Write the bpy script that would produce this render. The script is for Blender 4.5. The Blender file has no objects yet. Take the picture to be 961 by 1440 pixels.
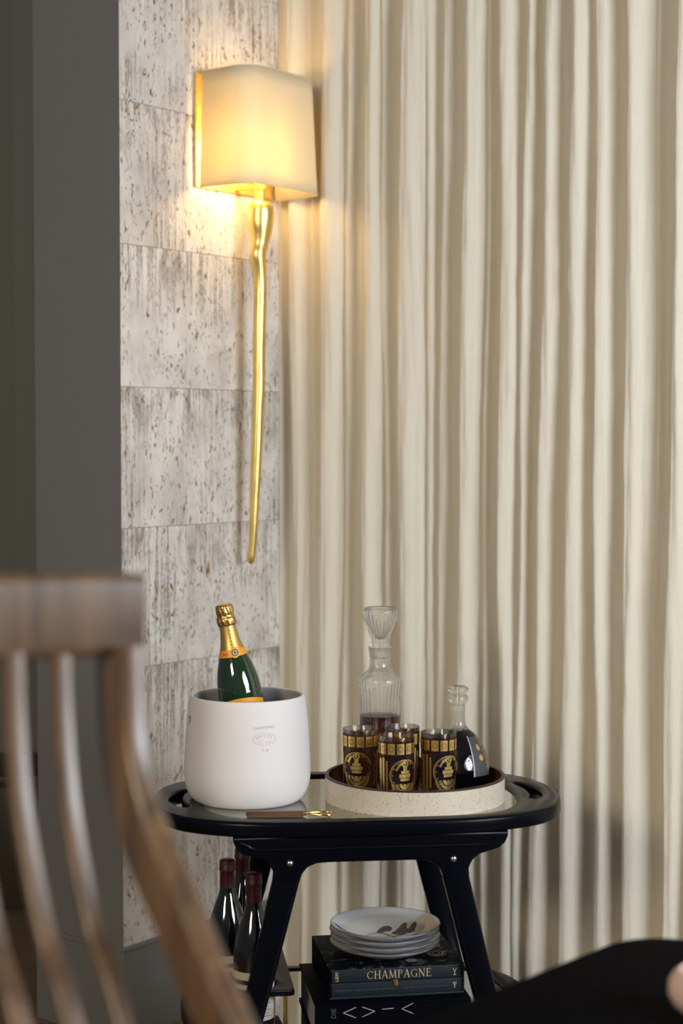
import bpy, bmesh, math, random
from math import sin, cos, pi, radians, sqrt, exp
from mathutils import Vector, Matrix, noise
random.seed(4)
scene = bpy.context.scene
COL = scene.collection
# ------------------------------------------------------------------ camera
FPX = 2433.0
TILT = math.atan(100 / FPX)
EYE = 1.42
cam_data = bpy.data.cameras.new('camera')
cam = bpy.data.objects.new('camera', cam_data)
COL.objects.link(cam)
cam_data.sensor_fit = 'VERTICAL'
cam_data.sensor_height = 36.0
cam_data.lens = FPX / 1440 * 36.0
cam.location = (0, 0, EYE)
cam.rotation_euler = (pi / 2 - TILT, 0, 0)
cam_data.clip_start = 0.05
cam_data.dof.use_dof = True
cam_data.dof.focus_distance = 3.5
cam_data.dof.aperture_fstop = 2.6
scene.camera = cam
# ------------------------------------------------------------------ colour management
scene.view_settings.view_transform = 'Standard'
scene.view_settings.look = 'None'
scene.view_settings.gamma = 1
scene.view_settings.exposure = -0.08
# room axes: DV runs along the papered wall into the corner, NV is its normal and the run of the curtain
DV = Vector((0.6, 0.8, 0)); NV = Vector((0.8, -0.6, 0)); UP = Vector((0, 0, 1))
CA = Vector((-0.515, 4.04, 0))          # front corner of the papered wall
ROOM_ANG = math.atan2(NV.y, NV.x)
def room(s, n, z=0.0):
    """s metres along the papered wall, n metres out from it"""
    return CA + DV * s + NV * n + UP * z
# ------------------------------------------------------------------ world and lights
world = bpy.data.worlds.new('world'); scene.world = world
world.use_nodes = True
wn = world.node_tree.nodes
wn['Background'].inputs[0].default_value = (0.92, 0.94, 1.0, 1)
wn['Background'].inputs[1].default_value = 0.15

def area(name, loc, target, sx, sy, power, color):
    d = bpy.data.lights.new(name, 'AREA'); d.shape = 'RECTANGLE'; d.size = sx; d.size_y = sy
    d.energy = power; d.color = color
    o = bpy.data.objects.new(name, d); COL.objects.link(o); o.location = loc
    o.rotation_euler = (Vector(target) - Vector(loc)).to_track_quat('-Z', 'Z').to_euler()
    return o
WIN_C = room(-0.8, 4.0, 1.72)
area('window_daylight', WIN_C + NV * 0.05, WIN_C - NV, 1.5, 1.35, 150, (0.90, 0.95, 1.0))
area('warm_fill_light', (-1.9, -0.5, 2.3), (0.4, 4.2, 1.1), 0.9, 0.9, 78, (1.0, 0.86, 0.64))  # added warm fill out of view, brightens the curtain valleys
# ------------------------------------------------------------------ materials
def new_mat(name):
    m = bpy.data.materials.new(name); m.use_nodes = True
    return m, m.node_tree.nodes, m.node_tree.links, m.node_tree.nodes['Principled BSDF']
def simple(name, col, rough=0.5, metal=0.0, coat=0.0, spec=0.5, var=0.0, scale=30, bump=0.0, stretch=(1, 1, 1), sheen=0.0):
    m, N, L, b = new_mat(name)
    b.inputs['Base Color'].default_value = (*col, 1)
    b.inputs['Roughness'].default_value = rough
    b.inputs['Metallic'].default_value = metal
    b.inputs['Coat Weight'].default_value = coat
    b.inputs['Specular IOR Level'].default_value = spec
    b.inputs['Sheen Weight'].default_value = sheen
    tc = N.new('ShaderNodeTexCoord'); mp = N.new('ShaderNodeMapping'); mp.inputs['Scale'].default_value = stretch
    nz = N.new('ShaderNodeTexNoise'); nz.inputs['Scale'].default_value = scale; nz.inputs['Detail'].default_value = 6
    L.new(tc.outputs['Object'], mp.inputs[0]); L.new(mp.outputs[0], nz.inputs[0])
    mx = N.new('ShaderNodeMix'); mx.data_type = 'RGBA'
    mx.inputs[6].default_value = (*[c * (1 - var) for c in col], 1)
    mx.inputs[7].default_value = (*[min(1, c * (1 + var)) for c in col], 1)
    L.new(nz.outputs[0], mx.inputs[0]); L.new(mx.outputs[2], b.inputs['Base Color'])
    if bump:
        bp = N.new('ShaderNodeBump'); bp.inputs['Strength'].default_value = bump; bp.inputs['Distance'].default_value = 0.002
        L.new(nz.outputs[0], bp.inputs['Height']); L.new(bp.outputs[0], b.inputs['Normal'])
    return m
def glass(name, col=(1, 1, 1), rough=0.0, ior=1.46):
    m, N, L, b = new_mat(name)
    b.inputs['Base Color'].default_value = (*col, 1)
    b.inputs['Roughness'].default_value = rough
    b.inputs['Transmission Weight'].default_value = 1.0
    b.inputs['IOR'].default_value = ior
    # shadow-friendly: mix in a little plain transparency so thin glass does not block light
    tr = N.new('ShaderNodeBsdfTransparent'); tr.inputs[0].default_value = (*col, 1)
    mx = N.new('ShaderNodeMixShader'); mx.inputs[0].default_value = 0.40
    out = N['Material Output']
    L.new(b.outputs[0], mx.inputs[1]); L.new(tr.outputs[0], mx.inputs[2]); L.new(mx.outputs[0], out.inputs[0])
    return m
def wood(name, c1, c2, scale=12, rough=0.35, coat=0.3, stretch=(6, 6, 0.6)):
    m, N, L, b = new_mat(name)
    tc = N.new('ShaderNodeTexCoord'); mp = N.new('ShaderNodeMapping'); mp.inputs['Scale'].default_value = stretch
    nz = N.new('ShaderNodeTexNoise'); nz.inputs['Scale'].default_value = scale; nz.inputs['Detail'].default_value = 8; nz.inputs['Distortion'].default_value = 0.6
    L.new(tc.outputs['Object'], mp.inputs[0]); L.new(mp.outputs[0], nz.inputs[0])
    r = N.new('ShaderNodeValToRGB'); r.color_ramp.elements[0].position = 0.35; r.color_ramp.elements[1].position = 0.68
    r.color_ramp.elements[0].color = (*c1, 1); r.color_ramp.elements[1].color = (*c2, 1)
    L.new(nz.outputs[0], r.inputs[0]); L.new(r.outputs[0], b.inputs['Base Color'])
    b.inputs['Roughness'].default_value = rough; b.inputs['Coat Weight'].default_value = coat; b.inputs['Coat Roughness'].default_value = 0.25
    bp = N.new('ShaderNodeBump'); bp.inputs['Strength'].default_value = 0.15; bp.inputs['Distance'].default_value = 0.001
    L.new(nz.outputs[0], bp.inputs['Height']); L.new(bp.outputs[0], b.inputs['Normal'])
    return m

def wallpaper_mat():
    m, N, L, b = new_mat('cork_wallpaper')
    tc = N.new('ShaderNodeTexCoord'); oi = N.new('ShaderNodeObjectInfo')
    off = N.new('ShaderNodeVectorMath'); off.operation = 'SCALE'; off.inputs[0].default_value = (13.1, 7.7, 19.3)
    L.new(oi.outputs['Random'], off.inputs['Scale'])
    add = N.new('ShaderNodeVectorMath'); add.operation = 'ADD'
    L.new(tc.outputs['Object'], add.inputs[0]); L.new(off.outputs[0], add.inputs[1])
    def nz(stretch, scale, detail, dist=0.0, rough=0.5, absolute=False):
        mp = N.new('ShaderNodeMapping'); mp.inputs['Scale'].default_value = stretch
        L.new(add.outputs[0], mp.inputs[0])
        n = N.new('ShaderNodeTexNoise'); n.inputs['Scale'].default_value = scale; n.inputs['Detail'].default_value = detail
        n.inputs['Distortion'].default_value = dist; n.inputs['Roughness'].default_value = rough
        L.new(mp.outputs[0], n.inputs[0]); return n.outputs[0]
    def ramp(src, a, c, inv=False):
        r = N.new('ShaderNodeMapRange'); r.interpolation_type = 'SMOOTHSTEP'
        r.inputs[1].default_value = a; r.inputs[2].default_value = c
        if inv: r.inputs[3].default_value = 1; r.inputs[4].default_value = 0
        L.new(src, r.inputs[0]); return r.outputs[0]
    def math_(op, a, c):
        n = N.new('ShaderNodeMath'); n.operation = op; n.use_clamp = False
        for i, v in enumerate((a, c)):
            if isinstance(v, (int, float)): n.inputs[i].default_value = v
            else: L.new(v, n.inputs[i])
        return n.outputs[0]
    def mix(fac, a, c):
        n = N.new('ShaderNodeMix'); n.data_type = 'RGBA'
        L.new(fac, n.inputs[0])
        for i, v in ((6, a), (7, c)):
            if isinstance(v, tuple): n.inputs[i].default_value = (*v, 1)
            else: L.new(v, n.inputs[i])
        return n.outputs[2]
    cloud = nz((1, 1, 0.8), 9, 5)
    base = mix(ramp(cloud, 0.3, 0.7), (0.60, 0.565, 0.53), (0.78, 0.745, 0.71))
    big = nz((1, 1, 0.7), 5.5, 3)
    # vertical stain streaks, heavier under each course joint (stains printed in the paper)
    sep = N.new('ShaderNodeSeparateXYZ'); L.new(tc.outputs['Generated'], sep.inputs[0])
    top = ramp(sep.outputs[2], 0.35, 1.0)
    streak = ramp(nz((1, 1, 0.035), 120, 3, 0.15), 0.46, 0.58)
    grit = ramp(nz((1, 1, 0.35), 260, 4), 0.40, 0.62)
    smask = math_('MULTIPLY', streak, math_('ADD', math_('MULTIPLY', top, 0.55), ramp(big, 0.48, 0.66)))
    smask = math_('MINIMUM', math_('MULTIPLY', smask, math_('ADD', math_('MULTIPLY', grit, 0.7), 0.25)), 0.72)
    c = mix(smask, base, (0.20, 0.175, 0.155))
    smudge = math_('MULTIPLY', ramp(nz((1, 1, 0.5), 16, 6, 0.3, 0.65), 0.47, 0.68), math_('ADD', math_('MULTIPLY', ramp(sep.outputs[2], 0.55, 1.0), 0.75), 0.20))
    c = mix(smudge, c, (0.27, 0.225, 0.205))
    # dense small pits
    pit = ramp(nz((1, 1, 0.42), 120, 3, 0.6, 0.6), 0.60, 0.64)
    pit = math_('MULTIPLY', pit, ramp(nz((1, 1, 0.6), 11, 3), 0.32, 0.54))
    c = mix(math_('MULTIPLY', pit, 0.85), c, (0.17, 0.115, 0.065))
    # larger cork flecks, gold-brown, elongated
    fl = math_('MULTIPLY', ramp(nz((1, 1, 0.38), 70, 4, 1.4, 0.62), 0.615, 0.640), ramp(nz((1, 1, 1), 14, 2), 0.42, 0.52))
    c = mix(fl, c, (0.36, 0.215, 0.075))
    L.new(c, b.inputs['Base Color'])
    L.new(math_('MULTIPLY', fl, 0.75), b.inputs['Metallic'])
    b.inputs['Roughness'].default_value = 0.5
    h = math_('SUBTRACT', cloud, math_('ADD', pit, fl))
    bp = N.new('ShaderNodeBump'); bp.inputs['Strength'].default_value = 0.5; bp.inputs['Distance'].default_value = 0.002
    L.new(h, bp.inputs['Height']); L.new(bp.outputs[0], b.inputs['Normal'])
    return m

def curtain_mat():
    m, N, L, b = new_mat('linen_curtain')
    tc = N.new('ShaderNodeTexCoord')
    def nz(stretch, scale, detail):
        mp = N.new('ShaderNodeMapping'); mp.inputs['Scale'].default_value = stretch
        L.new(tc.outputs['UV'], mp.inputs[0])
        n = N.new('ShaderNodeTexNoise'); n.inputs['Scale'].default_value = scale; n.inputs['Detail'].default_value = detail
        L.new(mp.outputs[0], n.inputs[0]); return n.outputs[0]
    slub = nz((1, 60, 1), 14, 4); warp = nz((60, 1, 1), 14, 4); cr = nz((12, 1.2, 1), 5, 5)
    mx = N.new('ShaderNodeMix'); mx.data_type = 'RGBA'
    mx.inputs[6].default_value = (0.83, 0.775, 0.655, 1); mx.inputs[7].default_value = (0.93, 0.89, 0.785, 1)
    av = N.new('ShaderNodeMath'); av.operation = 'MULTIPLY_ADD'; av.inputs[1].default_value = 0.5
    hv = N.new('ShaderNodeMath'); hv.operation = 'MULTIPLY'; hv.inputs[1].default_value = 0.5
    L.new(warp, hv.inputs[0]); L.new(slub, av.inputs[0]); L.new(hv.outputs[0], av.inputs[2])
    L.new(av.outputs[0], mx.inputs[0]); L.new(mx.outputs[2], b.inputs['Base Color'])
    b.inputs['Roughness'].default_value = 0.85; b.inputs['Sheen Weight'].default_value = 0.15
    ad = N.new('ShaderNodeMath'); ad.operation = 'MULTIPLY_ADD'; ad.inputs[1].default_value = 3.0
    L.new(cr, ad.inputs[0]); L.new(av.outputs[0], ad.inputs[2])
    bp = N.new('ShaderNodeBump'); bp.inputs['Strength'].default_value = 0.6; bp.inputs['Distance'].default_value = 0.003
    L.new(ad.outputs[0], bp.inputs['Height']); L.new(bp.outputs[0], b.inputs['Normal'])
    t = N.new('ShaderNodeBsdfTranslucent'); t.inputs[0].default_value = (0.90, 0.80, 0.60, 1)
    ms = N.new('ShaderNodeMixShader'); ms.inputs[0].default_value = 0.22
    L.new(b.outputs[0], ms.inputs[1]); L.new(t.outputs[0], ms.inputs[2]); L.new(ms.outputs[0], N['Material Output'].inputs[0])
    return m

def shade_mat():
    m, N, L, b = new_mat('lampshade_fabric')
    b.inputs['Base Color'].default_value = (0.86, 0.80, 0.63, 1); b.inputs['Roughness'].default_value = 0.8
    tc = N.new('ShaderNodeTexCoord'); w = N.new('ShaderNodeTexNoise'); w.inputs['Scale'].default_value = 400
    L.new(tc.outputs['Object'], w.inputs[0])
    bp = N.new('ShaderNodeBump'); bp.inputs['Strength'].default_value = 0.1; bp.inputs['Distance'].default_value = 0.0005
    L.new(w.outputs[0], bp.inputs['Height']); L.new(bp.outputs[0], b.inputs['Normal'])
    t = N.new('ShaderNodeBsdfTranslucent'); t.inputs[0].default_value = (0.88, 0.80, 0.50, 1)
    ms = N.new('ShaderNodeMixShader'); ms.inputs[0].default_value = 0.32
    L.new(b.outputs[0], ms.inputs[1]); L.new(t.outputs[0], ms.inputs[2]); L.new(ms.outputs[0], N['Material Output'].inputs[0])
    return m

def shagreen_mat():
    m, N, L, b = new_mat('shagreen_leather')
    tc = N.new('ShaderNodeTexCoord'); v = N.new('ShaderNodeTexVoronoi'); v.inputs['Scale'].default_value = 520
    n = N.new('ShaderNodeTexNoise'); n.inputs['Scale'].default_value = 330; n.inputs['Detail'].default_value = 3
    L.new(tc.outputs['Object'], v.inputs[0]); L.new(tc.outputs['Object'], n.inputs[0])
    r = N.new('ShaderNodeValToRGB'); r.color_ramp.elements[0].position = 0.60; r.color_ramp.elements[1].position = 0.68
    r.color_ramp.elements[0].color = (0.60, 0.53, 0.43, 1); r.color_ramp.elements[1].color = (0.26, 0.20, 0.14, 1)
    L.new(n.outputs[0], r.inputs[0]); L.new(r.outputs[0], b.inputs['Base Color'])
    b.inputs['Roughness'].default_value = 0.45
    bp = N.new('ShaderNodeBump'); bp.inputs['Strength'].default_value = 0.3; bp.inputs['Distance'].default_value = 0.0008
    L.new(v.outputs[0], bp.inputs['Height']); L.new(bp.outputs[0], b.inputs['Normal'])
    return m

def book_print_mat():
    m, N, L, b = new_mat('dark_botanical_print')
    tc = N.new('ShaderNodeTexCoord'); mp = N.new('ShaderNodeMapping'); mp.inputs['Scale'].default_value = (1, 1, 1)
    n = N.new('ShaderNodeTexNoise'); n.inputs['Scale'].default_value = 26; n.inputs['Detail'].default_value = 7; n.inputs['Distortion'].default_value = 2.2
    n2 = N.new('ShaderNodeTexNoise'); n2.inputs['Scale'].default_value = 95; n2.inputs['Detail'].default_value = 3; n2.inputs['Distortion'].default_value = 3
    L.new(tc.outputs['Object'], mp.inputs[0]); L.new(mp.outputs[0], n.inputs[0]); L.new(mp.outputs[0], n2.inputs[0])
    r = N.new('ShaderNodeMapRange'); r.inputs[1].default_value = 0.52; r.inputs[2].default_value = 0.62
    r2 = N.new('ShaderNodeMapRange'); r2.inputs[1].default_value = 0.48; r2.inputs[2].default_value = 0.6
    L.new(n.outputs[0], r.inputs[0]); L.new(n2.outputs[0], r2.inputs[0])
    mu = N.new('ShaderNodeMath'); mu.operation = 'MULTIPLY'; L.new(r.outputs[0], mu.inputs[0]); L.new(r2.outputs[0], mu.inputs[1])
    mx = N.new('ShaderNodeMix'); mx.data_type = 'RGBA'; mx.inputs[6].default_value = (0.002, 0.003, 0.005, 1); mx.inputs[7].default_value = (0.11, 0.105, 0.10, 1)
    L.new(mu.outputs[0], mx.inputs[0]); L.new(mx.outputs[2], b.inputs['Base Color']); b.inputs['Roughness'].default_value = 0.55; b.inputs['Specular IOR Level'].default_value = 0.05
    return m

M = dict(
    paper=wallpaper_mat(), curtain=curtain_mat(), shade=shade_mat(), shagreen=shagreen_mat(), bookprint=book_print_mat(),
    paper_gap=simple('paper_joint', (0.22, 0.19, 0.17), 0.9),
    greywall=simple('grey_paint', (0.170, 0.168, 0.166), 0.55, var=0.03, scale=4),
    farwall=simple('hall_paint', (0.22, 0.225, 0.195), 0.7, var=0.05, scale=2),
    lacquer=simple('black_lacquer', (0.0018, 0.0025, 0.0048), 0.26, spec=0.12, var=0.1),
    black=simple('matt_black', (0.0035, 0.0032, 0.0035), 0.62, spec=0.12, var=0.1),
    tabletop=simple('black_stained_top', (0.0022, 0.0022, 0.003), 0.75, spec=0.02, var=0.2, scale=80),
    steel=simple('bolt_steel', (0.35, 0.35, 0.37), 0.3, metal=1),
    brass=simple('brass', (0.72, 0.50, 0.20), 0.25, metal=1, var=0.1),
    goldleaf=simple('gold_leaf', (0.80, 0.60, 0.22), 0.33, metal=1, var=0.16, scale=26, bump=0.25),
    goldframe=simple('gold_backplate', (0.80, 0.55, 0.16), 0.45, metal=0.6, var=0.25, scale=60, bump=0.4),
    goldprint=simple('gold_print', (0.86, 0.58, 0.20), 0.30, metal=0.95, var=0.25, scale=240),
    goldfoil=simple('gold_foil', (0.72, 0.47, 0.16), 0.30, metal=1, var=0.15, scale=160, bump=0.5),
    goldsatin=simple('gold_satin_foil', (0.68, 0.43, 0.13), 0.42, metal=0.85, var=0.06, scale=40),
    orange=simple('orange_collar', (0.80, 0.36, 0.035), 0.45, var=0.08),
    orangered=simple('red_orange_print', (0.75, 0.13, 0.02), 0.5),
    ceramic=simple('white_stoneware', (0.72, 0.69, 0.685), 0.62, var=0.015, scale=18, bump=0.04),
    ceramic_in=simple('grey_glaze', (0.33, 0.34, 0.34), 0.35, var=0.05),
    stamp=simple('impressed_stamp', (0.47, 0.44, 0.43), 0.8),
    champglass=simple('dark_green_glass', (0.010, 0.030, 0.012), 0.08, coat=0.8, var=0.1),
    wineglass=simple('black_wine_glass', (0.004, 0.004, 0.005), 0.10, coat=0.7, var=0.1),
    capsule=simple('burgundy_capsule', (0.045, 0.003, 0.009), 0.42, coat=0.1, var=0.1),
    label=simple('cream_label', (0.52, 0.48, 0.40), 0.7, var=0.04),
    ink=simple('dark_ink', (0.03, 0.028, 0.028), 0.7),
    clear=glass('clear_glass'), clearthick=glass('cut_glass', (1.0, 1.0, 0.995)),
    shelfglass=None,
    wine=glass('decanter_wine', (0.16, 0.022, 0.018), ior=1.34),
    liquor=simple('black_liquor', (0.002, 0.002, 0.004), 0.02),
    flasklabel=simple('grey_flask_label', (0.055, 0.056, 0.062), 0.4),
    leather=simple('brown_leather', (0.085, 0.028, 0.016), 0.33, coat=0.25, var=0.15),
    rimedge=simple('dark_leather_edge', (0.028, 0.014, 0.014), 0.4),
    walnut=wood('walnut_handle', (0.060, 0.026, 0.015), (0.15, 0.068, 0.036), 14, 0.4, 0.2, (0.8, 6, 6)),
    chairwood=wood('chair_wood', (0.055, 0.028, 0.012), (0.145, 0.080, 0.036), 9, 0.44, 0.6),
    floorwood=wood('floor_boards', (0.13, 0.075, 0.040), (0.24, 0.15, 0.085), 8, 0.4, 0.2, (0.6, 6, 6)),
    darkwood=wood('dark_bench', (0.018, 0.012, 0.006), (0.04, 0.026, 0.012), 8, 0.5, 0.0),
    porcelain=simple('white_porcelain', (0.56, 0.575, 0.61), 0.2, coat=0.3),
    plateprint=simple('plate_drawing', (0.03, 0.028, 0.035), 0.4),
    platetone=simple('plate_wash', (0.50, 0.41, 0.33), 0.25),
    teal=simple('dark_teal_cloth', (0.005, 0.012, 0.018), 0.55, spec=0.3, var=0.15, scale=200, bump=0.1),
    tealline=simple('teal_edge', (0.02, 0.042, 0.058), 0.45),
    navy=simple('black_cloth', (0.0008, 0.0012, 0.003), 0.6, spec=0.05, var=0.1, scale=200),
    goldtext=simple('gold_lettering', (0.50, 0.40, 0.24), 0.5),
    paletext=simple('pale_lettering', (0.42, 0.43, 0.46), 0.5),
    dimtext=simple('dim_lettering', (0.05, 0.058, 0.066), 0.6),
    pages=simple('page_edges', (0.33, 0.31, 0.29), 0.8, var=0.1, scale=300, stretch=(1, 1, 8)),
    blush=simple('blush_ceramic', (0.66, 0.47, 0.39), 0.4, var=0.05),
    frame=simple('window_frame_white', (0.7, 0.7, 0.68), 0.5),
)
def tinted_shelf():
    m, N, L, b = new_mat('smoked_shelf_glass')
    b.inputs['Base Color'].default_value = (0.005, 0.006, 0.006, 1); b.inputs['Roughness'].default_value = 0.0
    g = N.new('ShaderNodeBsdfGlossy'); g.inputs['Roughness'].default_value = 0.02; g.inputs[0].default_value = (0.80, 0.81, 0.78, 1)
    t = N.new('ShaderNodeBsdfTransparent'); t.inputs[0].default_value = (0.80, 0.83, 0.81, 1)
    fr = N.new('ShaderNodeFresnel'); fr.inputs[0].default_value = 2.7
    ms = N.new('ShaderNodeMixShader')
    mxm = N.new('ShaderNodeMath'); mxm.operation = 'MAXIMUM'; mxm.inputs[1].default_value = 0.74; L.new(fr.outputs[0], mxm.inputs[0])
    L.new(mxm.outputs[0], ms.inputs[0]); L.new(t.outputs[0], ms.inputs[1]); L.new(g.outputs[0], ms.inputs[2])
    L.new(ms.outputs[0], N['Material Output'].inputs[0])
    return m
M['shelfglass'] = tinted_shelf()
def printfilm():
    m, N, L, b = new_mat('smoky_glass_print')
    b.inputs['Base Color'].default_value = (0.016, 0.020, 0.038, 1); b.inputs['Roughness'].default_value = 0.12
    t = N.new('ShaderNodeBsdfTransparent'); t.inputs[0].default_value = (0.80, 0.58, 0.38, 1)
    tc = N.new('ShaderNodeTexCoord'); n = N.new('ShaderNodeTexNoise'); n.inputs['Scale'].default_value = 45
    L.new(tc.outputs['Object'], n.inputs[0])
    r = N.new('ShaderNodeMapRange'); r.inputs[1].default_value = 0.35; r.inputs[2].default_value = 0.65; r.inputs[3].default_value = 0.62; r.inputs[4].default_value = 0.93
    L.new(n.outputs[0], r.inputs[0])
    ms = N.new('ShaderNodeMixShader'); L.new(r.outputs[0], ms.inputs[0])
    L.new(b.outputs[0], ms.inputs[1]); L.new(t.outputs[0], ms.inputs[2]); L.new(ms.outputs[0], N['Material Output'].inputs[0])
    return m
M['film'] = printfilm()
# ------------------------------------------------------------------ object helpers
def thing(name, label, cat, loc=(0, 0, 0), rot=(0, 0, 0), group=None):
    o = bpy.data.objects.new(name, None); o.empty_display_size = 0.05
    COL.objects.link(o); o.location = loc; o.rotation_euler = rot
    o['label'] = label; o['category'] = cat
    if group: o['group'] = group
    return o
def tag(o, label, cat, group=None):
    o['label'] = label; o['category'] = cat
    if group: o['group'] = group
    return o
def link(name, me, mat, parent=None, label=None, smooth=True, angle=40, structure=False):
    o = bpy.data.objects.new(name, me); COL.objects.link(o)
    if mat is not None:
        me.materials.clear(); me.materials.append(mat)
    if parent: o.parent = parent
    if label: o['label'] = label
    if structure: o['kind'] = 'structure'
    if smooth:
        me.polygons.foreach_set('use_smooth', [True] * len(me.polygons))
        try: me.set_sharp_from_angle(angle=radians(angle))
        except Exception: pass
    return o
def mesh(name, V, F, mat, parent=None, **k):
    me = bpy.data.meshes.new(name); me.from_pydata([tuple(v) for v in V], [], F); me.validate(); me.update()
    return link(name, me, mat, parent, **k)
def from_bm(name, bm, mat, parent=None, **k):
    bmesh.ops.recalc_face_normals(bm, faces=bm.faces[:])
    me = bpy.data.meshes.new(name); bm.to_mesh(me); bm.free()
    return link(name, me, mat, parent, **k)
def add_box(bm, c, size, rotz=0.0, M4=None):
    r = bmesh.ops.create_cube(bm, size=1.0)
    mt = Matrix.Translation(c) @ Matrix.Rotation(rotz, 4, 'Z') @ Matrix.Diagonal((*size, 1))
    if M4: mt = M4 @ mt
    bmesh.ops.transform(bm, matrix=mt, verts=r['verts'])
def box(name, c, size, mat, parent=None, bevel=0.0, rotz=0.0, **k):
    bm = bmesh.new(); add_box(bm, c, size, rotz)
    if bevel: bmesh.ops.bevel(bm, geom=bm.edges[:], offset=bevel, segments=2, affect='EDGES', profile=0.6)
    return from_bm(name, bm, mat, parent, **k)
def room_box(name, s0, s1, n0, n1, z0, z1, mat, parent=None, bevel=0.0, **k):
    """box aligned to the room; n axis = local x, s axis = local y"""
    c = room((s0 + s1) / 2, (n0 + n1) / 2, (z0 + z1) / 2)
    return box(name, c, (abs(n1 - n0), abs(s1 - s0), abs(z1 - z0)), mat, parent, bevel, ROOM_ANG, **k)
def lathe_data(profile, seg=48, flute=None):
    """flute(i_profile, angle, r, z) -> r ; profile list of (r, z)"""
    V, F = [], []
    n = len(profile)
    rings = []
    for i, (r, z) in enumerate(profile):
        if r < 1e-6:
            rings.append([len(V)]); V.append((0, 0, z))
        else:
            ring = []
            for j in range(seg):
                a = 2 * pi * j / seg
                rr = flute(i, a, r, z) if flute else r
                ring.append(len(V)); V.append((rr * cos(a), rr * sin(a), z))
            rings.append(ring)
    for i in range(n - 1):
        A, B = rings[i], rings[i + 1]
        if len(A) == 1 and len(B) == 1: continue
        for j in range(seg):
            k = (j + 1) % seg
            if len(A) == 1: F.append((A[0], B[k], B[j]))
            elif len(B) == 1: F.append((A[j], A[k], B[0]))
            else: F.append((A[j], A[k], B[k], B[j]))
    return V, F
def lathe(name, profile, mat, parent=None, seg=48, flute=None, loc=(0, 0, 0), **k):
    V, F = lathe_data(profile, seg, flute)
    V = [(v[0] + loc[0], v[1] + loc[1], v[2] + loc[2]) for v in V]
    bm = bmesh.new(); me = bpy.data.meshes.new(name); me.from_pydata(V, [], F); bm.from_mesh(me)
    bpy.data.meshes.remove(me)
    return from_bm(name, bm, mat, parent, **k)
def smooth_pts(P, n=6, closed=False):
    out = []; N = len(P); P = [Vector(p) for p in P]
    rng = range(N if closed else N - 1)
    for i in rng:
        if closed: p0, p1, p2, p3 = P[i - 1], P[i], P[(i + 1) % N], P[(i + 2) % N]
        else: p0, p1, p2, p3 = P[max(i - 1, 0)], P[i], P[i + 1], P[min(i + 2, N - 1)]
        for k in range(n):
            t = k / n
            out.append(0.5 * ((2 * p1) + (-p0 + p2) * t + (2 * p0 - 5 * p1 + 4 * p2 - p3) * t * t + (-p0 + 3 * p1 - 3 * p2 + p3) * t ** 3))
    if not closed: out.append(P[-1])
    return out
def sweep(name, path, section, mat, parent=None, side=None, **k):
    """path: points; section(i) -> list of (a, b) offsets along (side, other). caps closed"""
    V, F = [], []; n = len(path); path = [Vector(p) for p in path]
    m = None
    for i, p in enumerate(path):
        t = (path[min(i + 1, n - 1)] - path[max(i - 1, 0)]).normalized()
        s = Vector(side) if side else (Vector((1, 0, 0)) if abs(t.x) < 0.9 else Vector((0, 1, 0)))
        s = (s - t * s.dot(t)).normalized(); o = t.cross(s)
        sec = section(i); m = len(sec)
        for a, b in sec: V.append(p + s * a + o * b)
    for i in range(n - 1):
        for j in range(m):
            F.append((i * m + j, i * m + (j + 1) % m, (i + 1) * m + (j + 1) % m, (i + 1) * m + j))
    F.append(tuple(reversed(range(m)))); F.append(tuple((n - 1) * m + j for j in range(m)))
    bm = bmesh.new(); me = bpy.data.meshes.new(name); me.from_pydata([tuple(v) for v in V], [], F); bm.from_mesh(me); bpy.data.meshes.remove(me)
    return from_bm(name, bm, mat, parent, **k)
def circ(r, n=12): return [(r * cos(2 * pi * j / n), r * sin(2 * pi * j / n)) for j in range(n)]
def rrect(a, b, r=0.2, n=3):
    """rounded rectangle section a x b"""
    rr = min(a, b) * r; out = []
    for cx, cy, a0 in ((a / 2 - rr, b / 2 - rr, 0), (-a / 2 + rr, b / 2 - rr, 90), (-a / 2 + rr, -b / 2 + rr, 180), (a / 2 - rr, -b / 2 + rr, 270)):
        for j in range(n + 1):
            t = radians(a0 + 90 * j / n); out.append((cx + rr * cos(t), cy + rr * sin(t)))
    return out
def prism(name, loops, thick, mat, parent=None, bevel=0.0, fn=None, **k):
    """2D loops (outer and holes) extruded; local z from -thick/2 to +thick/2; fn maps each vertex"""
    cu = bpy.data.curves.new(name, 'CURVE'); cu.dimensions = '2D'; cu.fill_mode = 'BOTH'
    cu.extrude = max(thick / 2 - bevel, 0); cu.bevel_depth = bevel; cu.bevel_resolution = 2; cu.offset = -bevel
    for lp in loops:
        sp = cu.splines.new('POLY'); sp.points.add(len(lp) - 1)
        for p, q in zip(sp.points, lp): p.co = (q[0], q[1], 0, 1)
        sp.use_cyclic_u = True
    tmp = bpy.data.objects.new('tmp', cu); COL.objects.link(tmp)
    bpy.context.view_layer.update()
    me = bpy.data.meshes.new_from_object(tmp.evaluated_get(bpy.context.evaluated_depsgraph_get()))
    bpy.data.objects.remove(tmp); bpy.data.curves.remove(cu)
    bm = bmesh.new(); bm.from_mesh(me); bpy.data.meshes.remove(me)
    bmesh.ops.remove_doubles(bm, verts=bm.verts[:], dist=1e-5)
    if fn:
        for v in bm.verts: v.co = Vector(fn(*v.co))
    return from_bm(name, bm, mat, parent, **k)
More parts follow.
